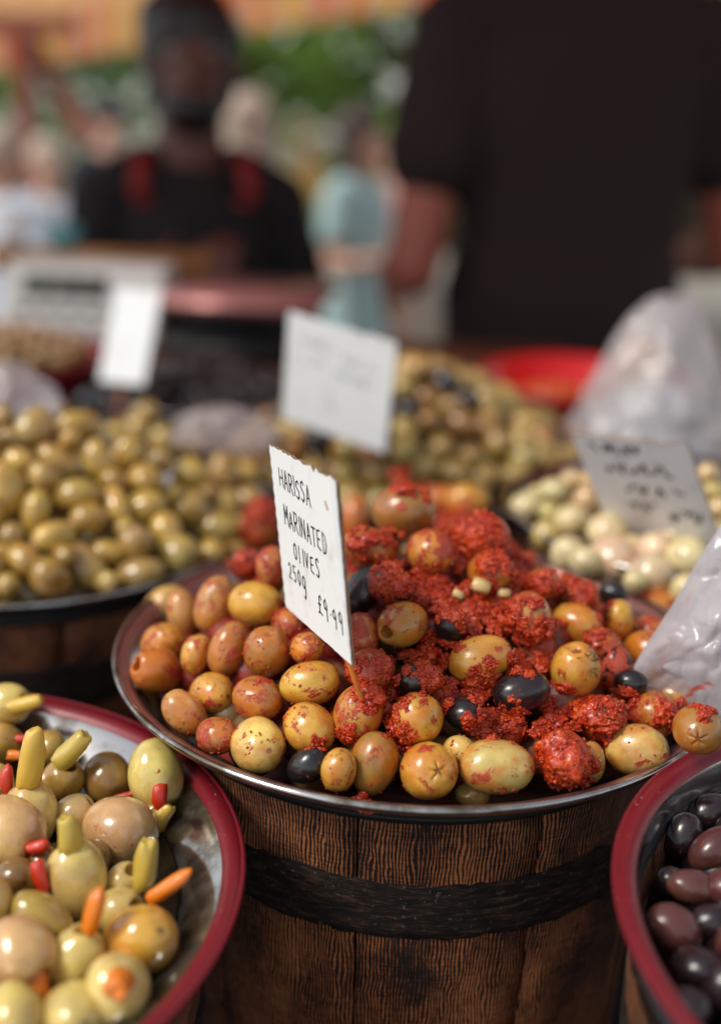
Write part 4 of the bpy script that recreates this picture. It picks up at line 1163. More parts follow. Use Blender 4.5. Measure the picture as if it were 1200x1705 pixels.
pc4 = price_card((.1601 * k4, .6443 * k4, -.2034 * k4), ((.7506, .4987, -.4334), (-.647, .6878, -.329), (.134, .5274, .839)), .0702 * k4, .078 * k4, 'smudged greyish card leaning on the pale olives, ink blurred', M['smudge'], M['board_edge'], False, ((0, .003, -.03), (0, .004, -.065)))
for i, (x0, x1, z, h) in enumerate(((-.028, .006, .030, .0072), (-.022, .020, .014, .0085), (-.014, .022, -.004, .0085), (-.014, .004, -.018, .006), (.010, .032, -.024, .0095))):
    scribble(x0, x1, z, h, .0019, -.00015, 70 + i).build('lettering', M['ink'], pc4)

# ------------------------------------------------------------------ plastic bags
def crumple(p, sd, sc_, amp):
    """sharp folds: ridged noise at three scales"""
    q = p * sc_ + sd; h = 0; a_ = 1.0
    for _ in range(3):
        h += a_ * (abs(noise.noise(q)) * 2 - .45); q = q * 2.1 + Vector((3.7, 1.3, 8.1)); a_ *= .55
    return amp * h
def bag_mesh(prof, seed, pleat=9, amp=.10, n=128, sc_=1.0):
    sd = Vector((seed * 7.3, seed * 1.7, 3)); v = []; f = []; P = []
    for i in range(len(prof) - 1):
        for k_ in range(9):
            t = k_ / 9; P.append((prof[i][0] * (1 - t) + prof[i + 1][0] * t, prof[i][1] * (1 - t) + prof[i + 1][1] * t))
    P.append(prof[-1]); H = max(p[1] for p in prof)
    for (r, z) in P:
        for j in range(n):
            a_ = 2 * PI * j / n; d = Vector((math.cos(a_), math.sin(a_), 0)); zz = z / H
            q = Vector((d.x, d.y, zz * 1.6))
            k_ = 1 + .5 * amp * noise.noise(q * .9 + sd) + crumple(q, sd, 1.5 * sc_, amp) + amp * .35 * abs(math.sin(pleat * a_ / 2 + 3 * noise.noise(q + sd))) * zz
            off = Vector((noise.noise(Vector((zz * 2, seed, 0))), noise.noise(Vector((zz * 2, seed, 9))), 0)) * .10 * H * zz
            v.append(d * r * k_ + Vector((0, 0, z + .10 * amp * H * noise.noise(q * 3 + sd))) + off)
    m_ = len(P)
    for i in range(m_ - 1):
        o = i * n; f += [(o + j, o + (j + 1) % n, o + n + (j + 1) % n, o + n + j) for j in range(n)]
    f.append(tuple(range(n - 1, -1, -1))); f.append(tuple((m_ - 1) * n + j for j in range(n)))
    return v, f
def pillow_mesh(w_, h_, t_, seed, n=80):
    """flat sealed bag: two puffed faces meeting in a flat seam"""
    sd = Vector((seed * 3.3, seed * 5.1, 1)); v = []; f = []
    for side in (-1, 1):
        for i in range(n + 1):
            for j in range(n + 1):
                x, z = j / n * 2 - 1, i / n * 2 - 1
                puff = max(0, (1 - abs(x) ** 2.6)) ** .6 * max(0, (1 - abs(z) ** 2.6)) ** .6
                y = side * t_ * puff * (1 + crumple(Vector((x, side * .3, z)), sd, 1.1, .34))
                e = .05 * noise.noise(Vector((x * 1.5, z * 1.5, 4)) + sd)
                v.append(Vector((x * w_ * (1 + e), y + .012 * noise.noise(Vector((x * 1.2, z * 1.2, 0)) + sd), z * h_ * (1 + e))))
    A = (n + 1) ** 2
    for i in range(n):
        for j in range(n):
            a_ = i * (n + 1) + j
            f.append((a_, a_ + 1, a_ + n + 2, a_ + n + 1)); f.append((A + a_, A + a_ + n + 1, A + a_ + n + 2, A + a_ + 1))
    return v, f
plinth(.285, 1.13, CAMZ - .362, .17, .17, 'brown slatted crate under the tall clear bag')
big = empty('clear_bag', (.285, 1.13, CAMZ - .36)); tag(big, 'tall crumpled clear plastic bag with white bags inside', 'bag')
v, f = bag_mesh([(.02, 0), (.078, .004), (.085, .03), (.078, .07), (.064, .11), (.048, .145), (.032, .175), (.020, .19), (.006, .195)], 4, 13, .15)
obj('bag_film', mesh_of('bag_film', v, f, M['bag']), big)
v, f = bag_mesh([(.02, .004), (.052, .006), (.055, .05), (.045, .09), (.030, .112), (.008, .118)], 9, 9, .14)
o = obj('white_bag', mesh_of('white_bag', v, f, M['bag_white']), big, (-.012, -.006, 0))
v, f = bag_mesh([(.008, 0), (.022, .006), (.026, .025), (.018, .045), (.004, .05)], 12, 7, .12)
obj('tan_packet', mesh_of('tan_packet', v, f, M['bag_tan']), big, (-.022, .0, .105))
sb = empty('smeared_bag', W(1235, 1055, .575)); tag(sb, 'clear plastic bag with red smears beside the harissa heap', 'bag')
sb.rotation_euler = (math.radians(-28), math.radians(24), math.radians(-20))
v, f = pillow_mesh(.035, .046, .016, 15)
obj('bag_film', mesh_of('bag_film', v, f, M['bag_smear']), sb)
v, f = pillow_mesh(.024, .034, .007, 18)
obj('inner_fold', mesh_of('inner_fold', v, f, M['bag']), sb)
def sheet_bag(px, py, d, sx, sy, sz, label, seed):
    v, f = bag_mesh([(.004, 0), (.5, .02), (.55, .25), (.45, .6), (.25, .9), (.05, 1)], seed, 11, .16)
    o = obj('crumpled_bag', mesh_of('crumpled_bag', [(p[0] * sx, p[1] * sy, p[2] * sz) for p in v], f, M['bag_pink']), None, W(px, py, d)); tag(o, label, 'bag', 'crumpled pinkish bags'); return o
sheet_bag(372, 742, 1.06, .085, .05, .036, 'low crumpled pinkish bag behind the green olive bowl', 21)
sheet_bag(20, 690, 1.10, .08, .05, .05, 'crumpled pale bag at the picture edge below the dark red bowl', 25)

# ------------------------------------------------------------------ weighing scale and boards at the back of the table
ws = empty('weighing_scale', (-.27, 1.70, CAMZ - .350)); ws.rotation_euler.z = math.radians(-6)
tag(ws, 'pale weighing scale with dark display and pink tinted tray', 'weighing scale')
def rbox(c_, d, bev, name, mat, parent):
    bm = bmesh.new(); bmesh.ops.create_cube(bm, size=1); bmesh.ops.scale(bm, vec=d, verts=bm.verts)
    bmesh.ops.bevel(bm, geom=bm.edges[:], offset=bev, segments=3, affect='EDGES'); bmesh.ops.translate(bm, vec=c_, verts=bm.verts)
    me = bpy.data.meshes.new(name); bm.to_mesh(me); bm.free(); me.materials.append(mat); me.shade_smooth()
    return obj(name, me, parent)
# console: wedge with a sloping face that carries the display
TL_ = math.radians(-24)
con = MB(); xa, xb = -.238, -.012
cv = [(xa, -.055, .014), (xb, -.055, .014), (xb, -.055, .040), (xa, -.055, .040), (xa, -.018, .118), (xb, -.018, .118), (xb, .05, .118), (xa, .05, .118), (xa, .05, .014), (xb, .05, .014)]
con.add(cv, [(0, 1, 2, 3), (3, 2, 5, 4), (4, 5, 6, 7), (7, 6, 9, 8), (8, 9, 1, 0), (0, 3, 4, 7, 8), (1, 9, 6, 5, 2)])
o = con.build('body', M['scale_body'], ws, smooth=False); md = o.modifiers.new('Bevel', 'BEVEL'); md.width = .006; md.segments = 3
def on_face(name, x, t, d, mat):
    p = Vector((x, -.055 + .037 * t, .040 + .078 * t)) + Vector((0, -.078, .037)).normalized() * .0015
    o = rbox((0, 0, 0), d, .0012, name, mat, ws); o.location = p; o.rotation_euler.x = -math.atan2(.037, .078); return o
on_face('display', -.150, .62, (.120, .006, .032), M['display'])
for i in range(3): q_ = on_face('digit', -.186 + .036 * i, .62, (.022, .0085, .018), M['digit'])
for i in range(5): on_face('button', -.205 + .032 * i, .20, (.018, .006, .012), M['display'])
rbox((.10, .0, .085), (.235, .24, .016), .006, 'tray', M['tray'], ws)
rbox((.10, .0, .055), (.14, .15, .042), .01, 'pedestal', M['black'], ws)
rbox((.10, .0, .024), (.20, .20, .020), .006, 'base', M['black'], ws)
for x in (.02, .18):
    for y in (-.08, .08): MB().lathe([(.01, 0), (.012, .004), (.010, .014)], 12).build('foot', M['black'], ws, (x, y, .0))
for x in (-.21, -.04):
    for y in (-.025, .025): MB().lathe([(.008, 0), (.010, .004), (.008, .016)], 12).build('foot', M['black'], ws, (x, y, .0))
sh = empty('back_shelf', (-.2, 1.69, TABLE)); tag(sh, 'brown wooden shelf carrying the weighing scale', 'shelf')
MB().box((0, 0, .230 - .014), (1.0, .30, .024)).build('shelf_board', M['wood_brown'], sh)
for x in (-.47, .47): MB().box((x, 0, .102), (.03, .28, .204)).build('side_panel', M['wood_brown'], sh)
rail = MB().box((-.40, 1.815, CAMZ - .243), (.32, .025, .035)).build('wooden_rail', M['wood_orange']); tag(rail, 'orange yellow wooden rail behind the weighing scale', 'rail')
rp = MB().box((-.40, 1.815, (TABLE + .228 + CAMZ - .2605) / 2), (.025, .02, CAMZ - .2605 - TABLE - .228)).build('upright', M['wood_orange']); rp.parent = rail; rp.matrix_parent_inverse = Matrix()
def cup(px, py, d, r, h, mat, label):  # cup shapes added to stand in for bright out-of-focus glints
    o = MB().lathe([(r * .72, 0), (r, h), (r * .95, h), (r * .68, .004)], 24, True, True)
    p = W(px, py, d)
    e = empty('glint_cup', p - Vector((0, 0, h * .5))); tag(e, label, 'cup', 'cup shapes added for glints')
    o.build('cup_wall', mat, e)
    MB().lathe([(r, h - .002), (r * 1.05, h), (r, h + .003), (r * .94, h)], 24, False, False).build('cup_rim', mat, e)
    return e
c1 = cup(36, 425, 1.90, .026, .05, M['white_cup'], 'white cup shape added for a bright blurred glint behind the scale')
c2 = cup(112, 425, 1.90, .026, .03, M['teal_glint'], 'pale teal cup shape added for a blurred glint behind the scale')
for c_ in (c1, c2): c_.location.z = CAMZ - .243 + .0178; c_.location.y = 1.815
c1.location.x = -.53; c2.location.x = -.455

# ------------------------------------------------------------------ people
def hand(mb, wrist, d, nrm, s=1.0, curl=.5):
    """palm, four fingers and a thumb; d towards the fingertips, nrm out of the back of the hand"""
    wrist, d, nrm = Vector(wrist), Vector(d).normalized(), Vector(nrm)
    nrm = (nrm - d * nrm.dot(d)).normalized(); side = d.cross(nrm)
    for k_ in (-.028, -.01, .01, .028): mb.capsule(wrist + side * k_ * .6 * s, wrist + d * .085 * s + side * k_ * s, .017 * s, .013 * s, 10, 3)
    for k_, L in zip((-.030, -.010, .010, .030), (.070, .082, .078, .060)):
        p = wrist + d * .088 * s + side * k_ * s; dd = d.copy(); L *= s
        for seg, fr in enumerate((.45, .32, .25)):
            dd = (dd - nrm * curl * (.5 if seg == 0 else .8)).normalized(); q = p + dd * L * fr
            mb.capsule(p, q, (.0092 - .0008 * seg) * s, (.0086 - .0008 * seg) * s, 8, 3); p = q
    p = wrist + d * .025 * s - side * .03 * s; q = p + (d * .6 - side * .75 - nrm * .2).normalized() * .04 * s
    mb.capsule(p, q, .013 * s, .011 * s, 8, 3); mb.capsule(q, q + (d * .85 - side * .3 - nrm * .3).normalized() * .032 * s, .0105 * s, .008 * s, 8, 3)

def person(loc, face, H, label, skin, hair, top, bottom, arms, hairkind='short', build=1.0, vox=.012, dress=False, topmat2=None, sleeves=True, group=None, head_tilt=0, hoody=None, eyes=True):
    """figure of height H facing -y turned by `face`; arms: list of two (elbow, wrist, hand dir) offsets in units of H from the shoulder"""
    root = empty('person', loc, face); tag(root, label, 'person', group)
    s = H / 1.75; b = MB(); B = build
    hz = H - .115 * s
    tl = Vector((0, -.02 * s * (1 if head_tilt else 0), 0))
    hc = Vector((0, -.012 * s, hz)) + tl
    # head: skull, jaw, nose, ears, neck
    b.ell(hc + Vector((0, .012 * s, .012 * s)), (.077 * s, .096 * s, .105 * s)); b.ell(hc + Vector((0, -.022 * s, -.05 * s)), (.058 * s, .066 * s, .066 * s))
    b.capsule(hc + Vector((0, -.088 * s, .008 * s)), hc + Vector((0, -.104 * s, -.022 * s)), .011 * s, .016 * s)
    for sx in (-1, 1): b.ell(hc + Vector((sx * .079 * s, .01 * s, -.005 * s)), (.012 * s, .022 * s, .034 * s))
    b.limb([hc + Vector((0, .02 * s, -.06 * s)), (0, .015 * s, 1.42 * s)], [.058 * s, .066 * s])
    sh_z = 1.415 * s
    b.loft([(0, 0, .88 * s, .155 * s * B, .105 * s * B), (0, 0, .96 * s, .165 * s * B, .11 * s * B), (0, 0, 1.08 * s, .145 * s * B, .098 * s * B), (0, .005 * s, 1.22 * s, .165 * s * B, .11 * s * B), (0, .008 * s, 1.34 * s, .18 * s * B, .105 * s * B), (0, .01 * s, 1.41 * s, .16 * s * B, .085 * s), (0, .012 * s, 1.46 * s, .085 * s, .065 * s)])
    shl = []
    for sx in (-1, 1):
        S = Vector((sx * .178 * s * B, .01 * s, 1.385 * s)); shl.append(S)
        b.capsule((sx * .08 * s, .01 * s, 1.43 * s), S, .052 * s, .056 * s)
    pts = []
    for (el, wr, hd, nr), S in zip(arms, shl):
        E_ = S + Vector(el) * H; Wr = S + Vector(wr) * H
        b.limb([S, S.lerp(E_, .5), E_], [.054 * s * B, .046 * s * B, .039 * s * B]); b.limb([E_, E_.lerp(Wr, .35), Wr], [.040 * s * B, .041 * s * B, .027 * s])
        hand(b, Wr + (Wr - E_).normalized() * .01, hd, nr, s); pts.append((S, E_, Wr))
    for sx in (-1, 1):
        hp, kn, an = Vector((sx * .088 * s, 0, .90 * s)), Vector((sx * .095 * s, -.01 * s, .48 * s)), Vector((sx * .098 * s, .015 * s, .085 * s))
        b.limb([hp, hp.lerp(kn, .5), kn], [.092 * s * B, .078 * s * B, .056 * s]); b.limb([kn, kn.lerp(an, .35), an], [.054 * s, .056 * s, .036 * s])
        b.capsule(an + Vector((0, .02 * s, -.05 * s)), an + Vector((sx * .02 * s, -.15 * s, -.055 * s)), .036 * s, .028 * s)
    remesh(b.build('body', skin, root), vox, 3)
    # clothes
    g_ = .012 * s
    c_ = MB()
    lo = .86 if not dress else .45
    rings = [(0, 0, .90 * s, .168 * s * B + g_, .118 * s * B + g_), (0, 0, .98 * s, .172 * s * B + g_, .118 * s * B + g_), (0, 0, 1.08 * s, .152 * s * B + g_, .106 * s * B + g_), (0, .005 * s, 1.22 * s, .168 * s * B + g_, .114 * s * B + g_), (0, .008 * s, 1.34 * s, .182 * s * B + g_, .108 * s * B + g_), (0, .01 * s, 1.41 * s, .162 * s * B + g_, .088 * s + g_), (0, .012 * s, 1.455 * s, .085 * s + g_, .065 * s + g_)]
    if dress: rings = [(0, .01 * s, .34 * s, .25 * s, .20 * s), (0, .01 * s, .6 * s, .225 * s, .165 * s), (0, 0, .82 * s, .19 * s, .14 * s)] + rings[1:]
    else: rings = [(0, 0, .80 * s, .172 * s * B + g_, .124 * s * B + g_)] + rings
    c_.loft(rings)
    for (S, E_, Wr), sx in zip(pts, (-1, 1)):
        c_.capsule((sx * .08 * s, .01 * s, 1.43 * s), S, .052 * s + g_, .058 * s + g_)
        if sleeves == 'long':
            c_.limb([S, E_], [.056 * s * B + g_, .044 * s * B + g_]); c_.limb([E_, Wr], [.046 * s * B + g_, .032 * s + g_])
        elif sleeves: c_.limb([S, S.lerp(E_, .50)], [.058 * s * B + g_, .062 * s * B + g_])
    remesh(c_.build('dress' if dress else 'shirt', top, root), vox, 4)
    if not dress:
        d_ = MB(); d_.loft([(0, 0, .84 * s, .165 * s * B + .006, .115 * s * B + .006), (0, 0, .93 * s, .165 * s * B + .008, .112 * s * B + .008), (0, 0, 1.0 * s, .150 * s * B + .006, .10 * s * B + .006)])
        for sx in (-1, 1):
            hp, kn, an = Vector((sx * .088 * s, 0, .90 * s)), Vector((sx * .095 * s, -.01 * s, .48 * s)), Vector((sx * .098 * s, .015 * s, .085 * s))
            d_.limb([hp, kn, an], [.098 * s * B, .072 * s, .058 * s])
        remesh(d_.build('trousers', bottom, root), vox, 3)
    # shoes
    for sx in (-1, 1):
        an = Vector((sx * .098 * s, .015 * s, .085 * s)); e_ = MB()
        e_.capsule(an + Vector((0, .025 * s, -.043 * s)), an + Vector((sx * .02 * s, -.155 * s, -.05 * s)), .042 * s, .034 * s); e_.build('shoe', M['black'], root)
    # hair
    h_ = MB()
    if hairkind == 'cap':
        h_.ell(hc + Vector((0, .014 * s, .045 * s)), (.088 * s, .108 * s, .085 * s)); h_.ell(hc + Vector((0, -.11 * s, .03 * s)), (.065 * s, .07 * s, .010 * s))
        remesh(h_.build('cap', M['navy'], root), .008, 2)
    else:
        h_.ell(hc + Vector((0, .022 * s, .034 * s)), (.090 * s, .104 * s, .106 * s)); h_.ell(hc + Vector((0, .045 * s, -.025 * s)), (.080 * s, .070 * s, .08 * s))
        for _ in range(36):
            d = Vector((random.gauss(0, 1), random.gauss(.35, 1), abs(random.gauss(.4, .8)))).normalized()
            h_.ell(hc + Vector((0, .024 * s, .030 * s)) + Vector((d.x * .080 * s, d.y * .092 * s, d.z * .094 * s)), (.022 * s,) * 3, None, 8, 6)
        if hairkind == 'long':
            h_.ell(hc + Vector((0, .06 * s, -.10 * s)), (.085 * s, .055 * s, .13 * s))
            for sx in (-1, 1): h_.ell(hc + Vector((sx * .075 * s, .02 * s, -.08 * s)), (.03 * s, .045 * s, .11 * s))
        if hairkind == 'beard':
            b2 = MB(); b2.ell(hc + Vector((0, -.030 * s, -.078 * s)), (.060 * s, .064 * s, .048 * s))
            for sx in (-1, 1): b2.ell(hc + Vector((sx * .062 * s, -.012 * s, -.04 * s)), (.018 * s, .03 * s, .045 * s))
            remesh(b2.build('beard', hair, root), .007, 2)
        remesh(h_.build('hair', hair, root), .008, 2)
    if eyes:
        for sx in (-1, 1):
            MB().ell(hc + Vector((sx * .031 * s, -.078 * s, .012 * s)), (.012 * s, .008 * s, .007 * s)).build('eye', M['eye'], root)
            MB().ell(hc + Vector((sx * .031 * s, -.0855 * s, .012 * s)), (.0055 * s, .003 * s, .0055 * s)).build('pupil', M['black'], root)
        MB().ell(hc + Vector((0, -.085 * s, -.052 * s)), (.024 * s, .009 * s, .008 * s)).build('mouth', M['lip'], root)
    return root, pts, s, hc
DOWN = lambda sx: ((sx * .035, .0, -.165), (sx * .045, -.035, -.315), (0, -.1, -1), (sx, 0, 0))

# seller behind the stall
pz = W(310, -8, 1.95); Hs = pz.z + .012
armsS = [((-.040, -.045, -.150), (.040, -.150, -.075), (.75, -.15, .5), (-.3, -1, .3)), ((.05, .01, -.165), (.02, -.125, -.235), (-.5, -.6, -.3), (.2, -.3, 1))]
seller, ptsS, sS, hcS = person((pz.x, pz.y + .03, 0), math.radians(12), Hs, 'bearded seller in black top with red apron straps behind the scale', M['skin_dark'], M['hair_black'], M['shirt_black'], M['denim'], armsS, 'beard', .86, .008)
ap = MB()
def apron_pt(x, z):
    B = .86
    zs = [(.5, .27, .19), (.80, .185, .145), (.98, .19, .140), (1.08, .172, .128), (1.22, .188, .136), (1.34, .203, .130), (1.46, .12, .1)]
    for i in range(len(zs) - 1):
        if zs[i][0] <= z <= zs[i + 1][0]:
            t = (z - zs[i][0]) / (zs[i + 1][0] - zs[i][0]); rx = .5 * .0 + zs[i][1] * (1 - t) + zs[i + 1][1] * t; ry = zs[i][2] * (1 - t) + zs[i + 1][2] * t
    rx *= .90; ry *= .92
    return Vector((x * sS, -(ry * math.sqrt(max(.02, 1 - (x / rx) ** 2)) + .006) * sS, z * sS))
nx_, nz_ = 14, 20; v = []; 
for i in range(nz_ + 1):
    z = .52 + (1.40 - .52) * i / nz_; hw = .11 if z > 1.08 else .14
    for j in range(nx_ + 1): v.append(apron_pt(-hw + 2 * hw * j / nx_, z))
nA = len(v); v += [p + Vector((0, -.004, 0)) for p in v]
f = []
for i in range(nz_):
    for j in range(nx_):
        a_ = i * (nx_ + 1) + j; f.append((a_, a_ + nx_ + 1, a_ + nx_ + 2, a_ + 1)); f.append((nA + a_, nA + a_ + 1, nA + a_ + nx_ + 2, nA + a_ + nx_ + 1))
obj('apron', mesh_of('apron', v, f, M['apron']), seller)
for sx in (-1, 1):
    st = MB(); pr = None
    path = [apron_pt(sx * .088, 1.39), apron_pt(sx * .088, 1.405), Vector((sx * .100 * sS, -.105 * sS, 1.41 * sS)), Vector((sx * .088 * sS, -.045 * sS, 1.475 * sS)), Vector((sx * .082 * sS, .03 * sS, 1.48 * sS))]
    for i in range(len(path) - 1):
        d = (path[i + 1] - path[i]); nn = Vector((1, 0, 0)) * .015
        st.add([path[i] - nn + Vector((0, -.012, .004)), path[i] + nn + Vector((0, -.012, .004)), path[i + 1] + nn + Vector((0, -.012, .004)), path[i + 1] - nn + Vector((0, -.012, .004)),
                path[i] - nn, path[i] + nn, path[i + 1] + nn, path[i + 1] - nn], [(0, 1, 2, 3), (4, 7, 6, 5), (0, 4, 5, 1), (2, 6, 7, 3), (0, 3, 7, 4), (1, 5, 6, 2)])
    st.build('strap', M['strap_red'], seller)
MB().box((.03 * sS, -.165 * sS, 1.16 * sS), (.08, .006, .03)).build('apron_print', M['strap_red'], seller)

# big man with his back to us
pm_ = W(978, -12, 2.0); Hm = (pm_.z - .15) / 1.452 * 1.75
armsM = [((-.040, .015, -.170), (-.01, .115, -.235), (.15, .9, -.2), (-1, 0, .2)), ((.045, .0, -.17), (.05, .10, -.265), (-.1, .9, -.4), (1, 0, .2))]
# facing away: turned by pi, so his left arm is on our left
armsM = [armsM[1], armsM[0]]
armsM = [((-.05, -.012, -.185), (-.03, -.125, -.215), (.1, -.9, -.2), (-1, 0, .2)), ((.036, .028, -.208), (.045, -.115, -.235), (-.15, -.9, -.2), (1, 0, .2))]
man, ptsM, sM, hcM = person((pm_.x, pm_.y, .15), PI + math.radians(4), Hm, 'broad man in dark maroon t-shirt with his back turned, elbows bent', M['skin_red'], M['hair_black'], M['shirt_maroon'], M['denim'], armsM, 'short', 1.13, .008)

pl = empty('duckboard', (pm_.x, pm_.y + .1, 0)); tag(pl, 'wooden duckboard the broad man stands on behind the table', 'platform')
for i in range(7): MB().box((0, -.36 + .12 * i, .135), (1.2, .105, .024)).build('plank', M['wood_brown'], pl)
for x in (-.5, .5): MB().box((x, 0, .061), (.06, .82, .12)).build('bearer', M['wood_brown'], pl)
def bgp(px, py, d, face, label, skin, hair, top, bottom, arms=None, **kw):
    p = W(px, py, d); H = p.z
    arms = arms or [DOWN(-1), DOWN(1)]
    return person((p.x, p.y, 0), math.radians(face), H, label, skin, hair, top, bottom, arms, group='passers-by beyond the stall', vox=.016, **kw)
bent = lambda sx: ((sx * .04, -.02, -.16), (sx * .01, -.15, -.13), (0, -1, .2), (sx, 0, .5))
bgp(600, 182, 4.3, 60, 'woman with dark tied hair in pale teal dress walking past', M['skin'], M['hair_brown'], M['teal_dress'], M['navy'], [bent(-1), DOWN(1)], hairkind='long', dress=True, build=.95)
bgp(78, 232, 4.6, 30, 'person in bright white shirt beside the timber post', M['skin'], M['hair_grey'], M['white_shirt'], M['blue_shirt'])
bgp(-6, 215, 4.2, -20, 'person in pale blue shirt at the picture edge', M['skin'], M['hair_grey'], M['blue_shirt'], M['white_shirt'])
bgp(180, 165, 5.2, 40, 'person wearing a dark cap behind the seller', M['skin'], M['hair_brown'], M['navy'], M['navy'], hairkind='cap')
bgp(418, 160, 3.7, 150, 'blond haired person in navy clothes close behind the seller', M['skin'], M['hair_grey'], M['navy'], M['navy'], hairkind='long')
bgp(655, 225, 5.4, -60, 'person in dusty pink top beyond the woman in teal', M['skin'], M['hair_brown'], M['pink_top'], M['peach'], [bent(-1), bent(1)])
bgp(512, 245, 7.5, 10, 'small distant person in green top with yellow bag', M['skin'], M['hair_grey'], M['green_top'], M['navy'])
pb = W(505, 318, 6.9)
yb = empty('shoulder_bag', pb); tag(yb, 'yellow shoulder bag hanging by the person in green', 'bag')
rbox((0, 0, 0), (.26, .12, .24), .04, 'bag_body', M['yellow_bag'], yb)
hm = MB(); hm.limb([(-.1, 0, .12), (-.06, 0, .36), (.06, 0, .36), (.1, 0, .12)], [.012] * 4); hm.build('handle', M['yellow_bag'], yb)

# ------------------------------------------------------------------ neighbouring stall: striped awning on timber posts
aw = empty('striped_awning', (0, 0, 0)); tag(aw, 'orange and white striped awning of the stall beyond', 'awning')
P0 = W(800, -6, 5.0); P1 = W(20, 112, 6.6)
P0 = P0 + (P0 - P1) * .35; 
P1 = P1 + (P1 - P0) * .45
n_ = 64; dv = (P1 - P0) / n_
back = Vector((-.9, -.30, 0)) * 0 + Vector((.55, 2.6, .9))
vh = .24
mats = ['aw_orange', 'aw_white', 'aw_coral', 'aw_white', 'aw_yellow', 'aw_white']
for i in range(n_):
    a_, b_ = P0 + dv * i, P0 + dv * (i + 1); t_ = .003
    col_m = M[mats[i % 6]]
    nr = Vector((dv.y, -dv.x, 0)).normalized() * t_
    u_ = Vector((0, 0, vh))
    mb = MB()
    sc_low = [a_ + Vector((0, 0, .012)), a_.lerp(b_, .5) - Vector((0, 0, .010)), b_ + Vector((0, 0, .012))]
    v = sc_low + [b_ + u_, a_ + u_]
    v = v + [p + nr for p in v]
    mb.add(v, [(4, 3, 2, 1, 0), (5, 6, 7, 8, 9), (0, 1, 6, 5), (1, 2, 7, 6)])
    mb.build('valance_flap', col_m, aw, smooth=False)
    mb = MB(); r0, r1 = a_ + u_, b_ + u_
    mid = back * .5 + Vector((0, 0, -.06))
    mb.add([r0, r1, r1 + mid, r0 + mid, r0 + back, r1 + back], [(0, 1, 2, 3), (3, 2, 5, 4)])
    mb.build('roof_stripe', col_m, aw, smooth=False)
def timber(a_, b_, s_, name, parent):
    d = (b_ - a_); q = d.to_track_quat('Z', 'Y').to_matrix()
    bm = bmesh.new(); bmesh.ops.create_cube(bm, size=1); bmesh.ops.scale(bm, vec=(s_, s_, d.length), verts=bm.verts)
    bmesh.ops.bevel(bm, geom=bm.edges[:], offset=.006, segments=2, affect='EDGES')
    me = bpy.data.meshes.new(name); bm.to_mesh(me); bm.free(); me.materials.append(M['post'])
    o = obj(name, me, parent); o.matrix_world = Matrix.LocRotScale((a_ + b_) / 2, q.to_quaternion(), None); return o
pf = W(48, 300, 5.6); 
post = empty('timber_post', (pf.x, pf.y, 0)); tag(post, 'red brown timber post with diagonal brace holding the striped awning', 'post')
pt = W(46, 62, 5.6)
def rel(o, parent): 
    mw = o.matrix_world.copy(); o.parent = parent; o.matrix_parent_inverse = Matrix.Translation(parent.location).inverted(); o.matrix_world = mw
bpy.context.view_layer.update()
o = timber(Vector((pf.x, pf.y, 0)), Vector((pf.x, pf.y, pt.z)), .085, 'upright', None); rel(o, post)
o = timber(W(150, 238, 5.55), W(52, 70, 5.55), .075, 'brace', None); rel(o, post)
o = timber(Vector((pf.x - .9, pf.y, pt.z + .045)), Vector((pf.x + .25, pf.y, pt.z + .045)), .085, 'crossbeam', None); rel(o, post)

# own stall roof, out of view, sized to shade the seller and man
cn = empty('unseen_canopy', (0, 0, 0)); tag(cn, 'unseen red canopy roof shading the seller and the back of this stall', 'canopy')
v = []; NX, NY = 16, 12
for i in range(NY + 1):
    for j in range(NX + 1):
        x = -1.6 + 4.9 * j / NX; y = 1.40 + 2.05 * i / NY
        v.append((x, y, 2.56 - .72 * abs(i / NY - .5) - .03 * math.sin(j / NX * PI * 4) ** 2))
f = [(i * (NX + 1) + j, i * (NX + 1) + j + 1, (i + 1) * (NX + 1) + j + 1, (i + 1) * (NX + 1) + j) for i in range(NY) for j in range(NX)]
obj('roof_cloth', mesh_of('roof_cloth', v, f, M['canopy_red']), cn)
for x in (-1.58, 3.25):
    for y in (1.42, 3.42): MB().lathe([(.02, 0), (.02, 2.17)], 12).build('pole', M['black'], cn, (x, y, 0))

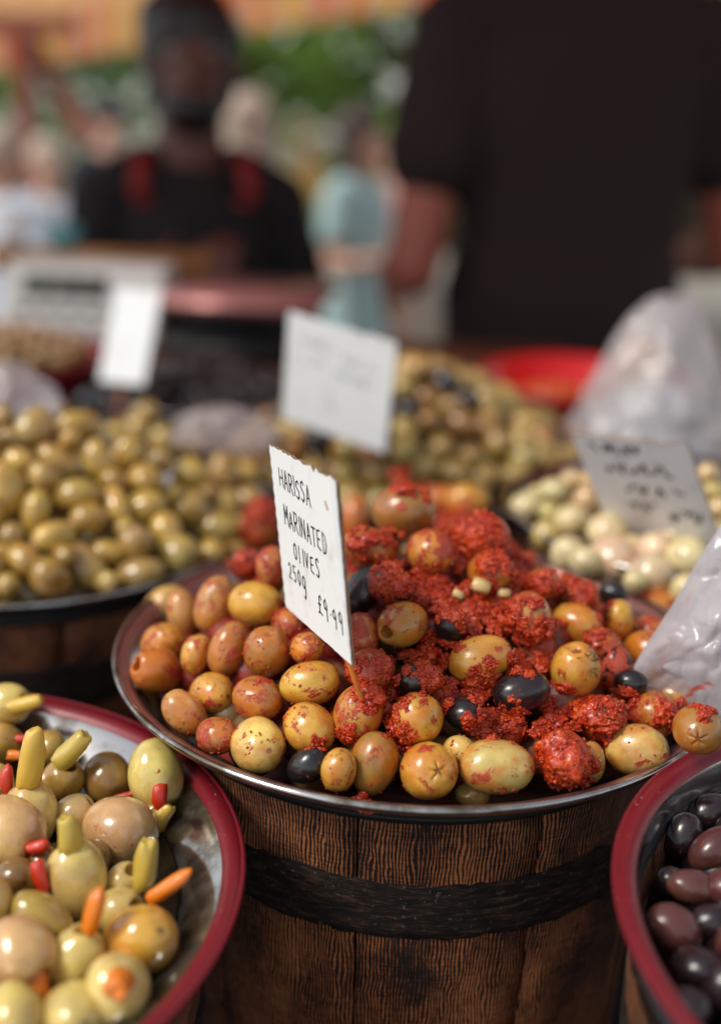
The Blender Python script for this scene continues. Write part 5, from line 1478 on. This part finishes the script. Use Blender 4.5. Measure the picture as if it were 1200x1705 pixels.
# ------------------------------------------------------------------ trees behind
def tree(x, y, trunk_h, crown_c, crown_r, mat, n, seed, label, leaf=.13, holes=()):
    rn = random.Random(seed); root = empty('leafy_tree', (x, y, 0)); tag(root, label, 'tree', 'trees beyond the market')
    t = MB(); top = Vector((rn.uniform(-.2, .2), 0, crown_c))
    t.limb([(0, 0, -.05), (.05, 0, trunk_h * .5), (0, .05, trunk_h), top], [.22, .18, .15, .06])
    for _ in range(9):
        a_ = rn.random() * 6.28; s0 = Vector((0, .05, trunk_h * rn.uniform(.7, 1.1)))
        t.limb([s0, s0 + Vector((math.cos(a_) * crown_r[0] * .35, math.sin(a_) * crown_r[1] * .35, .6)), s0 + Vector((math.cos(a_) * crown_r[0] * .75, math.sin(a_) * crown_r[1] * .7, rn.uniform(.6, 2.2)))], [.09, .06, .02])
    t.build('trunk', M['bark'], root)
    # leaf clumps
    cl = []
    for _ in range(70):
        d = Vector((rn.gauss(0, 1), rn.gauss(0, 1), rn.gauss(0, 1))).normalized() * rn.random() ** .45
        cl.append((Vector((d.x * crown_r[0], d.y * crown_r[1], crown_c + d.z * crown_r[2])), rn.uniform(.35, .8)))
    V, F = [], []
    org = Vector((x, y, 0))
    for _ in range(n):
        c_, r = rn.choice(cl)
        d = Vector((rn.gauss(0, 1), rn.gauss(0, 1), rn.gauss(0, 1))).normalized() * r * rn.random() ** .4
        p = c_ + d
        if p.z < .15: continue
        if holes:
            q = to_px(org + p)
            if any(math.hypot(q[0] - hx, q[1] - hy) < hr for hx, hy, hr in holes): continue
        s_ = leaf * rn.uniform(.6, 1.3)
        u_ = Vector((rn.gauss(0, 1), rn.gauss(0, 1), rn.gauss(0, .6))).normalized(); w_ = u_.cross(Vector((rn.gauss(0, 1), rn.gauss(0, 1), rn.gauss(0, 1)))).normalized()
        k_ = len(V); V += [p - u_ * s_, p + w_ * s_ * .45, p + u_ * s_, p - w_ * s_ * .45]; F.append((k_, k_ + 1, k_ + 2, k_ + 3))
    obj('crown', mesh_of('crown', V, F, mat, False), root)
HO = [(400, 127, 27), (655, 137, 22), (800, 10, 30), (560, 75, 12), (470, 80, 10), (610, 50, 11), (215, 160, 12), (20, 190, 18), (505, 185, 6), (1165, 20, 10)]
tree(-4.6, 13.5, 1.6, 3.4, (2.6, 1.8, 3.2), M['leaf_mid'], 5200, 1, 'dark green leafy tree behind the timber post', holes=HO)
tree(-1.6, 14.5, 1.6, 3.6, (2.4, 1.8, 3.4), M['leaf_light'], 5200, 2, 'mid green tree showing between the seller and the awning', holes=HO)
tree(.9, 13.0, 1.6, 3.4, (2.3, 1.6, 3.2), M['leaf_light'], 5200, 3, 'bright green tree above the woman in teal', holes=HO)
tree(3.6, 14.0, 1.6, 3.6, (2.4, 1.8, 3.4), M['leaf_light'], 5200, 4, 'light green tree over the shoulder of the big man', holes=HO)
tree(6.5, 15.0, 1.8, 3.6, (2.4, 1.8, 3.4), M['leaf_mid'], 3600, 5, 'green tree standing furthest along the row', holes=HO)
tree(-7.8, 15.0, 1.8, 3.6, (2.4, 1.8, 3.4), M['leaf_mid'], 3600, 6, 'green tree beyond the pale blue shirted person', holes=HO)
V, F = [], []; rn = random.Random(77)
for _ in range(7000):
    p = Vector((rn.uniform(-13, 13), rn.uniform(16.5, 18.2), rn.uniform(.0, 3.4 + .5 * math.sin(rn.random() * 6))))
    q = to_px(p)
    if any(math.hypot(q[0] - hx, q[1] - hy) < hr for hx, hy, hr in HO): continue
    s_ = .16 * rn.uniform(.6, 1.3); u_ = Vector((rn.gauss(0, 1), rn.gauss(0, 1), rn.gauss(0, .6))).normalized(); w_ = u_.cross(Vector((rn.gauss(0, 1), rn.gauss(0, 1), rn.gauss(0, 1)))).normalized()
    k_ = len(V); V += [p - u_ * s_, p + w_ * s_ * .5, p + u_ * s_, p - w_ * s_ * .5]; F.append((k_, k_ + 1, k_ + 2, k_ + 3))
o = obj('undergrowth', mesh_of('undergrowth', V, F, M['leaf_mid'], False)); stuff(o, 'dense green shrubbery closing the view behind the trees')
